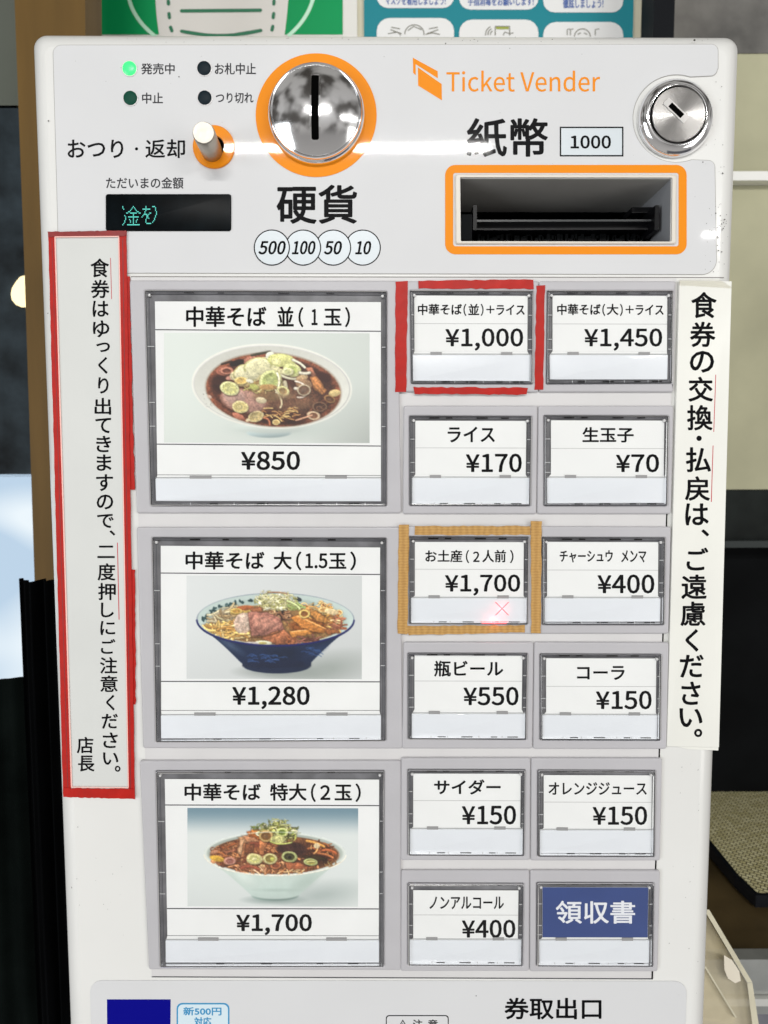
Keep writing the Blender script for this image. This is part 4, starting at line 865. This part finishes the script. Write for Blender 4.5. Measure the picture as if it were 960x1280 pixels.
# left notice
NL = [(61.5, 291), (159, 289.5), (169.8, 997), (80, 994.5)]
note = empty('notice_sign', W(125, 996, .5*MM), 'tall narrow white notice with black vertical writing, taped in a red border', 'notice')
paper = sheet('paper', [(68.5, 296), (151.5, 294.5), (163, 984), (88.5, 986)], .75*MM, M_SIGN, note)
ht_, hb = .8*MM, .22*MM
strip_tape('border_tape', [(61.5, 292), (69.5, 292), (90, 992), (80, 992)], ht_, hb, M_RED, 0, 0, 0, note, 60, .35, 1)
strip_tape('border_tape', [(149.8, 291), (159, 290), (169.6, 996), (161.5, 990)], ht_, hb, M_RED, 0, 0, 0, note, 60, .35, 2)
strip_tape('border_tape', [(61, 290.8), (159, 289), (158.6, 296), (63, 297.2)], ht_+.25*MM, hb, M_RED2, 0, 0, 0, note, 30, .5, 3)
strip_tape('border_tape', [(81, 983.5), (169.5, 984.5), (170, 997.2), (80.5, 994.8)], ht_+.25*MM, hb, M_RED, 0, 0, 0, note, 30, .5, 4)
strip_tape('border_tape', [(156, 345), (162.6, 346), (169, 612), (163, 612)], .55*MM, .15*MM, M_RED, 0, 0, 0, note, 40, .7, 5)
strip_tape('border_tape', [(162, 711), (169.2, 712), (170.4, 880), (166, 880)], .55*MM, .15*MM, M_RED, 0, 0, 0, note, 30, .7, 6)
sheet('tape_edge', [(69.4, 297), (71, 297), (91.6, 983), (89.9, 983)], 1.05*MM, M_PINK, note); sheet('tape_edge', [(148.8, 296.6), (150.2, 296.6), (162, 983), (160.7, 983)], 1.05*MM, M_PINK, note)
sheet('tape_edge', [(70, 296.6), (150, 296), (150, 297.4), (70, 298)], 1.3*MM, M_PINK, note); sheet('tape_edge', [(90.5, 981.6), (161.8, 982.4), (161.8, 983.6), (90.5, 982.8)], 1.3*MM, M_PINK, note)
sheet('tape_crease', [(66, 300), (66.8, 300), (86.6, 985), (85.6, 985)], 1.04*MM, M_RED2, note); sheet('tape_crease', [(153.8, 300), (155, 300), (165, 985), (163.6, 985)], 1.04*MM, M_RED2, note)
ys = [('食', 335.5, 23, 23.5), ('券', 361.8, 23, 23), ('は', 386.5, 20, 20), ('ゆ', 411.5, 20.5, 21), ('っ', 434.5, 17, 12), ('く', 457, 11.5, 21), ('り', 482, 13, 20.5), ('出', 508, 20.5, 21), ('て', 532, 19.5, 19), ('き', 555, 18.5, 20.5), ('ま', 578.3, 18.5, 20.5), ('す', 603.3, 21, 21), ('の', 627.3, 20.5, 18.5),
      ('で', 651, 20.5, 17.5), ('、', 666, 7, 6.5), ('二', 689.5, 21.5, 15.5), ('度', 714.5, 22, 21.5), ('押', 739, 22, 21.5), ('し', 762, 16, 18.5), ('に', 784.5, 18.5, 17.5), ('ご', 807.5, 18, 18.5), ('注', 831, 21.5, 20.5), ('意', 854, 21.5, 20.5), ('く', 877.5, 10.5, 19.5), ('だ', 900.7, 20, 18.5), ('さ', 924.5, 18.5, 19.5), ('い', 947.3, 19, 15.5), ('。', 960, 7, 7.5)]
ch = []
for c_, y_, w_, h_ in ys:
    x_ = 125.6+(y_-335)*.0222
    if c_ in '、。': x_ += 8.4
    if c_ == 'っ': x_ += 2
    if c_ in 'くり': x_ += 1.2
    ch.append((c_, x_, y_, w_, h_))
ch += [('店', 107.3, 930.5, 20.5, 20.5), ('長', 108.8, 953.5, 20.5, 20)]
column(paper, ch, 22, .79*MM, .42)
sheet('underline', [(138.6, 323), (139.4, 323), (140.8, 374.5), (140, 374.5)], .79*MM, M_REDINK, paper)
sheet('underline', [(147.1, 678), (148.1, 678), (150.2, 774), (149.1, 774)], .79*MM, M_REDINK, paper)
# right notice
note2 = empty('notice_sign', W(864, 931, .5*MM), 'tall cream notice with large black vertical writing beside the button columns', 'notice')
q2 = [(847, 351.8), (912, 352.8), (896.3, 932), (831.5, 931)]
p2 = plate('paper', (q2, .6), .2*MM, 2.0*MM, M_SIGN2, note2, .5)
sheet('paper_back', [(833, 930), (897.5, 931), (897.3, 937.5), (860, 936)], .5*MM, M_SIGN2, note2)
strip_tape('clear_tape', [(846, 351), (896, 350.5), (914, 362), (846, 358)], 2.02*MM, .05*MM, clear('tape_clear', (.97, .96, .93), .8, .1, 1.4), 0, 0, 0, note2, 10, .2, 8)
ys = [('食', 877.3, 382.5, 31.5, 32.5), ('券', 875.8, 419, 31.5, 31.5), ('の', 874.8, 453, 30, 27), ('交', 873.3, 487, 30.5, 31), ('換', 872.2, 522.5, 31.5, 31.5), ('・', 871.3, 548, 6.5, 6.5), ('払', 870.5, 574.5, 31, 31), ('戻', 869.3, 610.3, 31, 30.5), ('は', 868.7, 642.5, 29, 27.5), ('、', 879, 665.5, 9.5, 8.5),
      ('ご', 869.3, 698, 27, 28.5), ('遠', 865, 732.5, 31.5, 30.5), ('慮', 863.8, 766, 31, 30.5), ('く', 862.6, 799, 16, 28), ('だ', 862.3, 831, 29.5, 28.5), ('さ', 861.3, 864.7, 23.5, 29), ('い', 861.3, 895, 28.5, 23.5), ('。', 870.3, 914, 10, 10.3)]
column(p2, [(c_, x_, y_, w_, h_) for c_, x_, y_, w_, h_ in ys], 32, 2.03*MM, .72)
sheet('underline', [(891.6, 469), (892.5, 469), (890, 540), (889.1, 540)], 2.03*MM, M_REDINK, p2)
sheet('underline', [(888.2, 557), (889.2, 557), (887, 627), (886, 627)], 2.03*MM, M_REDINK, p2)
# tape frames on two buttons (above the housings, 1.75 mm proud)
hT = 1.8*MM; gR, gO = 'red tape strips framing one button', 'ochre tape strips framing one button'
strip_tape('tape_strip', [(494.3, 353.5), (509.6, 352.5), (507.6, 490.5), (493.8, 490.5)], hT, .2*MM, M_RED, 'red tape strip running down the left of the framed rice set button', 'tape', gR, None, 20, .5, 11)
strip_tape('tape_strip', [(522.5, 352.5), (665.5, 350.5), (666, 362.5), (523, 362)], hT+.05*MM, .2*MM, M_RED, 'long red tape strip above the framed rice set button', 'tape', gR, None, 24, .6, 12)
strip_tape('tape_strip', [(669.6, 358.5), (680, 357.8), (677.6, 487.6), (666.8, 487.6)], hT, .2*MM, M_RED, 'red tape strip between the two upper set meal buttons', 'tape', gR, None, 20, .6, 13)
strip_tape('tape_strip', [(516.5, 484.6), (658.6, 485), (657, 494), (518, 492.6)], hT+.05*MM, .2*MM, M_RED, 'red tape strip under the framed rice set button', 'tape', gR, None, 24, .8, 14)
strip_tape('tape_strip', [(498, 655.4), (511.5, 655.2), (509, 791.5), (496.8, 790.5)], hT, .2*MM, M_OCHRE, 'ochre cloth tape strip left of the take-home button', 'tape', gO, None, 20, .5, 15)
strip_tape('tape_strip', [(518.5, 657.2), (662, 656.8), (662, 668), (518, 668)], hT+.05*MM, .2*MM, M_OCHRE, 'ochre cloth tape strip above the take-home button', 'tape', gO, None, 24, .7, 16)
strip_tape('tape_strip', [(662, 650.6), (675.8, 651), (674.4, 790), (663, 789.8)], hT+.3*MM, .2*MM, M_OCHRE, 'ochre cloth tape strip right of the take-home button', 'tape', gO, None, 20, .5, 17)
strip_tape('tape_strip', [(504.5, 781.2), (655, 780.4), (655, 789), (511, 792.4)], hT+.05*MM, .2*MM, M_OCHRE, 'ochre cloth tape strip below the take-home button', 'tape', gO, None, 24, .7, 18)

# ================================================================== BEHIND THE MACHINE
YB = .36
M_WALL = mat('cream_wall_paper', (.62, .58, .44), .7, bump=.6, bscale=250, vary=.06, vscale=30)
def slab(name, x0, y0, x1, y1, Y, th, m, parent=None, yr=None):
    a_, b_ = P(x0, y0, Y), P(x1, y1, Y)
    if yr is not None: a_.x, b_.x = P(x0, yr, Y).x, P(x1, yr, Y).x
    mb = MB(); mb.box((a_.x, Y, b_.z), (b_.x, Y+th, a_.z)); return mb.build(name, m, parent)
wall = slab('back_wall', 106, -900, 838, 1500, YB, .05, M_WALL, None, 25); tag(wall, kind='structure')
def PS(pts, Y): return [P(x, y, Y) for x, y in pts]
def sheetY(name, pts, Y, m, parent, **k): return mk(name, PS(pts, Y), [tuple(range(len(pts)))], m, parent)
# green mask poster
pos = empty('mask_poster', P(276, 60, YB-.001), 'green and white poster with a face mask outline above the machine', 'poster')
M_PW = mat('poster_white', (.72, .71, .67), .5); M_GREEN = mat('poster_green', lin((0, 148, 84)), .5, spec=.2, vary=.05, vscale=8)
M_MASK = mat('mask_white', (.70, .68, .64), .5, coat=.3); M_GLINE = mat('mask_line_green', lin((20, 110, 75)), .5); M_PALEG = mat('pale_green_line', lin((190, 232, 205)), .5)
a_, b_ = P(107.5, -200, YB), P(446.5, 90, YB); a_.x, b_.x = P(107.5, 20, YB).x, P(446.5, 20, YB).x; mb = MB(); mb.box((a_.x, YB-.002, b_.z), (b_.x, YB-.0002, a_.z)); mb.build('poster_sheet', M_PW, pos)
y1 = YB-.0024; sheetY('green_field', [(123.5, -190), (428.5, -190), (428.5, 43.2), (123.5, 43.2)], y1, M_GREEN, pos)
def tube2(name, pts, w_, Y, m, parent):
    v = []; f = []
    for i, p in enumerate(pts):
        a0 = Vector(pts[max(0, i-1)]); b0 = Vector(pts[min(len(pts)-1, i+1)]); d = (b0-a0).normalized(); n_ = Vector((-d.y, d.x))*w_/2
        v += [P(p[0]+n_.x, p[1]+n_.y, Y), P(p[0]-n_.x, p[1]-n_.y, Y)]
        if i: f.append((2*i-2, 2*i-1, 2*i+1, 2*i))
    return mk(name, v, f, m, parent)
def quad_b(a0, c0, b0, n=14): return [((1-t)**2*a0[0]+2*t*(1-t)*c0[0]+t*t*b0[0], (1-t)**2*a0[1]+2*t*(1-t)*c0[1]+t*t*b0[1]) for t in [i/n for i in range(n+1)]]
lft = quad_b((196, -90), (189, 0), (202, 60)); rgt = quad_b((362, -90), (364, 0), (353, 60))
sheetY('mask_shape', lft+rgt[::-1], y1-.0002, M_MASK, pos)
tube2('mask_loop', quad_b((160, -10), (163, 22), (196, 47)), 4.6, y1-.0002, M_PALEG, pos); tube2('mask_loop', quad_b((393, -10), (388, 22), (360, 45)), 4.6, y1-.0002, M_PALEG, pos)
y2 = y1-.0005
def pill(x0, y0, x1, y1_, w_):
    d = Vector((x1-x0, y1_-y0)).normalized(); n_ = Vector((-d.y, d.x)); pts = []
    for c0, sg in (((x1, y1_), 1), ((x0, y0), -1)):
        for k in range(7):
            t = math.pi*k/6; o_ = (n_*math.cos(t)*sg + d*math.sin(t)*sg)*w_/2; pts.append((c0[0]+o_.x, c0[1]+o_.y))
    sheetY('mask_line', pts, y2, M_GLINE, pos)
pill(227, 13.6, 325.5, 12.8, 4.4); pill(227, 39, 262, 44.5, 4.2); pill(326, 38, 290, 44, 4.2)
tube2('mask_line', quad_b((227, 39), (277, 50), (326, 38)), 4, y2-.0001, M_GLINE, pos)
for a0 in (((210, -14), (210.5, -10)), ((210.3, 1), (210.6, 5)), ((211.2, 17), (211.8, 22)), ((213.2, 34), (214.8, 38.5)), ((343, -12), (343, -9)), ((342.6, 1), (342.2, 5)), ((342.1, 17), (341.5, 22)), ((341, 33), (340, 37.5))): pill(*a0[0], *a0[1], 4.2)
# teal poster with rounded cards
pt = empty('notice_poster', P(622, 60, YB-.001), 'teal poster with rounded white cards of hygiene icons', 'poster')
M_TEAL = mat('poster_teal', lin((30, 130, 142)), .5, spec=.2, vary=.03, vscale=8); M_CARD = mat('card_white', (.76, .76, .75), .5); M_CTEXT = mat('card_blue_text', lin((50, 90, 165)), .5); M_ICON = mat('icon_grey', lin((112, 110, 96)), .5)
a_, b_ = P(455, -200, YB), P(790.5, 95, YB); a_.x, b_.x = P(455, 20, YB).x, P(790.5, 20, YB).x; mb = MB(); mb.box((a_.x, YB-.0025, b_.z), (b_.x, YB-.0002, a_.z)); mb.build('poster_sheet', M_TEAL, pt)
yc = YB-.0028
def letterY(parent, body, x0, y0, x1, y1_, Y, m, bold=.18):
    v, f = glyphs(body); lo, hi = v.min(0), v.max(0); d = np.maximum(hi-lo, 1e-6); mb = MB()
    for k, (dx, dy) in enumerate([(0, 0), (bold, 0), (0, bold), (-bold, 0)]):
        mb.add([P(x0+(a-lo[0])/d[0]*(x1-x0)+dx, y1_-(b-lo[1])/d[1]*(y1_-y0)+dy, Y-k*.00003) for a, b in v], f)
    return mb.build('lettering', m, parent)
for (x0, x1, yt, yb, y3) in ((471, 567.5, -80, 10, 22.5), (574, 673, -80, 12, 24.5), (679, 779, -78, 15.5, 27.5)):
    c = sheetY('card', rq(rect(x0, yt, x1, yb), 14), yc, M_CARD, pt)
    c2 = sheetY('card', rq(rect(x0, y3, x1, 110), 16), yc, M_CARD, pt)
letterY(pt, 'マスクを着用しましょう!', 482, -5.5, 557, 6.2, yc-.0003, M_CTEXT); letterY(pt, '手指消毒をお願いします!', 585, -4.5, 667, 7, yc-.0003, M_CTEXT); letterY(pt, '徹底しましょう!', 704, -2, 754, 10, yc-.0003, M_CTEXT)
ic = yc-.0003
def line(pts, w_=1.1): tube2('icon', pts, w_, ic, M_ICON, pt)
line([(518+12*math.cos(a), 42+11*math.sin(a)) for a in np.linspace(math.pi*.98, 2.05*math.pi, 16)]); line([(510, 38), (517, 33), (527, 37)]); line([(485, 42), (497, 40), (501, 44)]); line([(532, 43), (540, 41), (550, 43)])
for s_ in (-1, 1):
    for k in range(2): line([(518+s_*(16+k*2), 38-k*6+4), (518+s_*(30+k*-1), 31-k*3+6)])
line([(619, 44), (619, 33), (637, 33), (637, 44)], 1.4); tube2('icon', [(620, 35), (636, 35)], 3, ic, mat('icon_olive', lin((150, 160, 60)), .5), pt)
for r_ in (5, 8, 11): line([(618-r_*math.cos(a), 43-r_*math.sin(a)) for a in np.linspace(-.1, 1.1, 6)])
line([(629, 44), (631, 40), (637, 42), (642, 41)]); line([(728+10*math.cos(a), 46+10*math.sin(a)) for a in np.linspace(math.pi, 2*math.pi, 14)]); line([(722, 43), (726, 41)]); line([(730, 41), (734, 43)])
for x in (709, 713): line([(x, 44), (x, 37), (x+3.5, 36)])
line([(744, 44), (744, 37), (749, 36)])
# dark post, stone board, cream wall, white tube-reflection strip on the right
pst = slab('corner_post', 817, -900, 843, 1100, YB-.05, .03, mat('black_post', (.006, .007, .009), .6, spec=.1), None, 25); tag(pst, 'black upright corner post behind the machine beside the posters', 'post')
m_st = mat('grey_stone', (.13, .125, .115), .6, bump=.4, bscale=60, vary=.5, vscale=22)
st = slab('stone_panel', 838, -900, 1130, 66, YB+.02, .03, m_st, None, 25); tag(st, 'mottled grey stone board above the cream wall', 'stone panel')
m_cw = mat('cream_green_wall', (.44, .43, .29), .5, vary=.16, vscale=9, spec=.2)
cw = slab('side_wall', 838, 66.5, 1130, 612, YB+.021, .03, m_cw); tag(cw, kind='structure')
mb = MB(); a_, b_ = P(838, 220.5, YB+.02), P(1100, 231, YB+.02); mb.box((a_.x, YB+.008, b_.z), (b_.x, YB+.0205, a_.z)); tag(mb.build('tube_reflection', mat('reflection_white', (.85, .85, .82), .3, coat=.5)), 'thin white strip standing for a tube light reflection on the cream wall', 'reflection')  # white strip put in for a fluorescent tube's reflection in the wall
cab = empty('dark_cabinet', P(930, 978, YB), 'black shadowed cabinet opening right of the machine above the woven mat', 'cabinet')
m_cb = mat('cabinet_black', (.0035, .004, .0045), .7, spec=.05, vary=.5, vscale=12)
a_, b_ = P(838, 612, YB+.02), P(1130, 1180, YB+.02)
mb = MB(); mb.box((a_.x, YB+.05, b_.z), (b_.x, YB+.06, a_.z)); mb.build('cabinet_back', m_cb, cab)
slab('cabinet_rail', 838, 612, 1130, 676, YB+.021, .03, mat('cabinet_dark_rail', (.012, .015, .014), .6, spec=.1, vary=.4, vscale=30), cab)
slab('cabinet_sheen', 838, 676.5, 1130, 684, YB+.012, .04, mat('cabinet_sheen', (.03, .037, .037), .5, spec=.2), cab)  # paler lip put in for the horizontal sheen across the recess
# counter with the woven mat in a black tray
zc = 1.091
cnt = bpy.data.meshes; mb = MB(); a_ = H(875, 1187, zc); mb.box((.10, a_.y, zc-.02), (.95, .44, zc)); tag(mb.build('side_counter', mat('brown_counter', lin((74, 62, 40)), .35, vary=.5, vscale=18, spec=.3)), 'glossy dark brown counter beside the machine', 'counter')
zm = zc+.015
tray = empty('woven_mat_tray', (H(930, 1080, zm).x, H(930, 1080, zm).y, zc), 'black tray with a woven straw mat on the brown counter', 'tray')
# straw weave
mw = bpy.data.materials.new('woven_straw'); mw.use_nodes = True; nn = mw.node_tree; bb = nn.nodes['Principled BSDF']
t_ = nn.nodes.new('ShaderNodeTexCoord'); mp_ = nn.nodes.new('ShaderNodeMapping'); mp_.inputs['Rotation'].default_value = (0, 0, math.radians(35)); mp_.inputs['Scale'].default_value = (1, 1, 1)
bk = nn.nodes.new('ShaderNodeTexBrick'); bk.inputs['Scale'].default_value = 110; bk.inputs['Color1'].default_value = (*lin((226, 220, 176)), 1); bk.inputs['Color2'].default_value = (*lin((196, 188, 138)), 1)
bk.inputs['Mortar'].default_value = (*lin((70, 62, 40)), 1); bk.inputs['Mortar Size'].default_value = .05; bk.inputs['Brick Width'].default_value = .55; bk.inputs['Row Height'].default_value = .42; bk.inputs['Mortar Smooth'].default_value = .5
nn.links.new(t_.outputs['Object'], mp_.inputs[0]); nn.links.new(mp_.outputs[0], bk.inputs['Vector']); nn.links.new(bk.outputs['Color'], bb.inputs['Base Color']); bb.inputs['Roughness'].default_value = .7
bp_ = nn.nodes.new('ShaderNodeBump'); bp_.inputs['Distance'].default_value = .002; bp_.invert = True; nn.links.new(bk.outputs['Fac'], bp_.inputs['Height']); nn.links.new(bp_.outputs[0], bb.inputs['Normal'])
mpoly = [(850, 978), (1100, 978), (1100, 1117), (947, 1116), (922, 1092), (888, 1050), (850, 1005)]
mk('woven_mat', [H(x, y, zm) for x, y in mpoly], [tuple(range(len(mpoly)))], mw, tray)
tp = [(846, 976.5), (1100, 976.5), (1100, 1119), (945, 1119), (918, 1094), (884, 1053), (846, 1010)]
up = [H(x, y, zm-.001) for x, y in tp]; dn = [Vector((p.x, p.y, zc+.004)) for p in up]
mb = MB(); mb.loft([up, dn], True, True); mb.build('tray_base', mat('tray_black', (.006, .007, .01), .4, spec=.2), tray)
# metal ledge and floor beyond
lf = H(920, 1187, zc).y
led_ = empty('metal_ledge', (H(930, 1200, zc).x, lf, zc-.05), 'ribbed aluminium edge along the front of the brown counter', 'ledge')
m_al = mat('aluminium', (.42, .43, .41), .35, .6, vary=.08, vscale=60)
for k, (z0, z1, dy, m_) in enumerate([(zc-.022, zc+.001, .0, m_al), (zc-.028, zc-.0225, .004, m_al), (zc-.034, zc-.0285, .0, mat('aluminium_pale', (.62, .62, .58), .35, .3)), (zc-.044, zc-.0345, .005, m_al)]):
    mb = MB(); mb.box((.10, lf-.012+dy, z0), (.95, lf-.0005, z1)); mb.build('ledge_rib', m_, led_)
mb = MB(); mb.box((.10, -.45, zc-.36), (1.2, .6, zc-.34)); tag(mb.build('floor', mat('blue_grey_floor', (.13, .135, .16), .6, vary=.15, vscale=60)), kind='structure')
mb = MB(); mb.box((.10, lf+.002, zc-.34), (.95, lf+.02, zc-.046)); tag(mb.build('counter_front', mat('counter_front_grey', (.15, .15, .17), .5, vary=.1), ), 'blue grey panel under the ribbed aluminium edge', 'panel')
# yellowed clear plastic tray on the machine's right flank
bin_ = empty('plastic_bin', P(905, 1275, .05), 'yellowed clear plastic bin sticking out at the lower right of the machine', 'bin')
def prism3(name, quads, m, parent): 
    mb = MB(); mb.loft(quads, True, True); return mb.build(name, m, parent)
Yt = .06
def loopbar(p, q, w0, w1, Y0, Y1):
    return [[P(p[0], p[1], Y0), P(p[0]+w0, p[1], Y0), P(p[0]+w0, p[1], Y1), P(p[0], p[1], Y1)], [P(q[0], q[1], Y0), P(q[0]+w1, q[1], Y0), P(q[0]+w1, q[1], Y1), P(q[0], q[1], Y1)]]
prism3('bin_rim', loopbar((880, 1137), (934, 1228), 6.5, 6.5, Yt, Yt+.010), M_TRAYE, bin_)
prism3('bin_rim', loopbar((934, 1228.4), (944, 1310), 6.5, 9, Yt, Yt+.010), M_TRAYE, bin_)
mk('bin_wall', PS([(872, 1140), (882, 1142), (934, 1229), (944, 1310), (872, 1310)], Yt+.006), [(0, 1, 2, 3, 4)], M_TRAYP, bin_)
prism3('bin_fold', loopbar((880, 1208), (919, 1272), 2.2, 2.2, Yt-.006, Yt), M_TRAYE, bin_)
mk('bin_inner_wall', PS([(872, 1208), (882, 1209), (920, 1272), (916, 1280), (880, 1276), (872, 1268)], Yt-.003), [(0, 1, 2, 3, 4, 5)], M_TRAYP, bin_)
tb = [(905, 1194), (915, 1200), (924, 1214), (926, 1226), (919, 1229), (910, 1223), (905.5, 1212)]
mb = MB(); mb.loft([PS(tb, Yt-.004), PS(tb, Yt+.002)], True, True); mb.build('bin_tab', mat('cream_tab', (.80, .74, .62), .4), bin_)

# ---- left side: bronze window frame, glass, daylight, black curtain
YW = .22
win = empty('bronze_window', P(40, 720, YW), 'bronze framed window left of the machine, dark above and daylight below', 'window')
m_bz = mat('bronze_anodised', lin((98, 74, 34)), .5, spec=.2, vary=.14, vscale=12, stretch=(6, 6, .6))
v = PS([(14, -120), (106.5, -120), (106, 700), (135, 1400), (60, 1400), (30, 320)], YW); 
fr = [(-8, -700), (101, -700), (106, -60), (109, 400), (122, 1400), (62, 1400), (43, 720), (30, 320)]
mb = MB(); mb.loft([PS(fr, YW), shiftY(PS(fr, YW), YW+.03)], True, True); mb.build('window_post', m_bz, win)
Yg = YW+.06
m_g1 = mat('grey_green_pane', (.11, .12, .10), .6, spec=.1, vary=.12, vscale=8)
m_g2 = mat('dark_blue_pane', (.020, .028, .034), .5, vary=.9, vscale=26, spec=.1)  # dark mottle paints the blurred reflection in the glass
slab('upper_pane', -1400, -900, 60, 135, Yg, .01, m_g1, win); slab('dark_pane', -1400, 135.5, 60, 596, Yg, .01, m_g2, win)
mday = bpy.data.materials.new('daylight_outside'); mday.use_nodes = True; nn = mday.node_tree; nn.nodes.clear()
o_ = nn.nodes.new('ShaderNodeOutputMaterial'); em = nn.nodes.new('ShaderNodeEmission'); t_ = nn.nodes.new('ShaderNodeTexCoord'); nz_ = nn.nodes.new('ShaderNodeTexNoise'); nz_.inputs['Scale'].default_value = 9; nz_.inputs['Detail'].default_value = 1
mp_ = nn.nodes.new('ShaderNodeMapping'); mp_.inputs['Scale'].default_value = (.7, 1, 1.4)
rr = nn.nodes.new('ShaderNodeValToRGB'); nn.links.new(t_.outputs['Object'], mp_.inputs[0]); nn.links.new(mp_.outputs[0], nz_.inputs['Vector']); nn.links.new(nz_.outputs[0], rr.inputs[0])
rr.color_ramp.elements[0].position = .42; rr.color_ramp.elements[0].color = (*lin((186, 208, 228)), 1); rr.color_ramp.elements[1].position = .58; rr.color_ramp.elements[1].color = (*lin((232, 242, 248)), 1)
nn.links.new(rr.outputs[0], em.inputs[0]); em.inputs[1].default_value = .8; nn.links.new(em.outputs[0], o_.inputs[0])
slab('bright_pane', -1400, 596.5, 60, 862, Yg, .01, mday, win)
tag(mk('lamp_reflection', PS([(13.5, 368), (15, 360), (20, 352), (25, 346), (32, 344), (40, 350), (40, 384), (27, 384), (20, 381), (15, 375)], Yg-.004), [tuple(range(10))], mat('warm_glow', (.9, .75, .45), .5, emit=lin((236, 216, 160)), estr=.9), win), 'glowing patch standing for a warm lamp reflection on the dark pane')  # emissive patch painted for a lamp's reflection in the glass
# black curtain in soft folds
mb = MB(); nx = 70; Yc = .12; 
v = []; f = []
for j in range(2):
    for i in range(nx+1):
        t = i/nx; px = 17+t*120; w_ = .004*math.sin(t*31)+.003*math.sin(t*53+1); py = 724 if j == 0 else 1420
        p = P(px, py if j else 724+1.5*math.sin(t*8), Yc); dx = (P(px, 724, Yc).x); v.append(Vector((P(17+(4+6*j*0)+t*118, 724, Yc).x + (.0 if j == 0 else 0), Yc+w_, p.z)))
for i in range(nx): f.append((i, i+1, nx+2+i, nx+1+i))
M_CLOTH = mat('black_cloth', (.0018, .002, .0023), .9, spec=.02, vary=.4, vscale=40, stretch=(8, 1, .4))
tag(mk('black_curtain', v, f, M_CLOTH, None, True), 'black cloth curtain hanging in folds left of the machine', 'curtain')
v = []; f = []
for j in range(2):
    for i in range(41):
        t = i/40; p = P(-70+t*100, 848+2*math.sin(t*12) if j == 0 else 1420, Yc+.03); v.append(Vector((P(-70+t*100, 850, Yc+.03).x, Yc+.03+.002*math.sin(t*20), p.z)))
for i in range(40): f.append((i, i+1, 42+i, 41+i))
tag(mk('dark_cloth', v, f, mat('charcoal_cloth', (.003, .0045, .004), .9, spec=.02, vary=.4, vscale=30), None, True), 'lower charcoal cloth below the bright window, left of the black curtain', 'cloth')
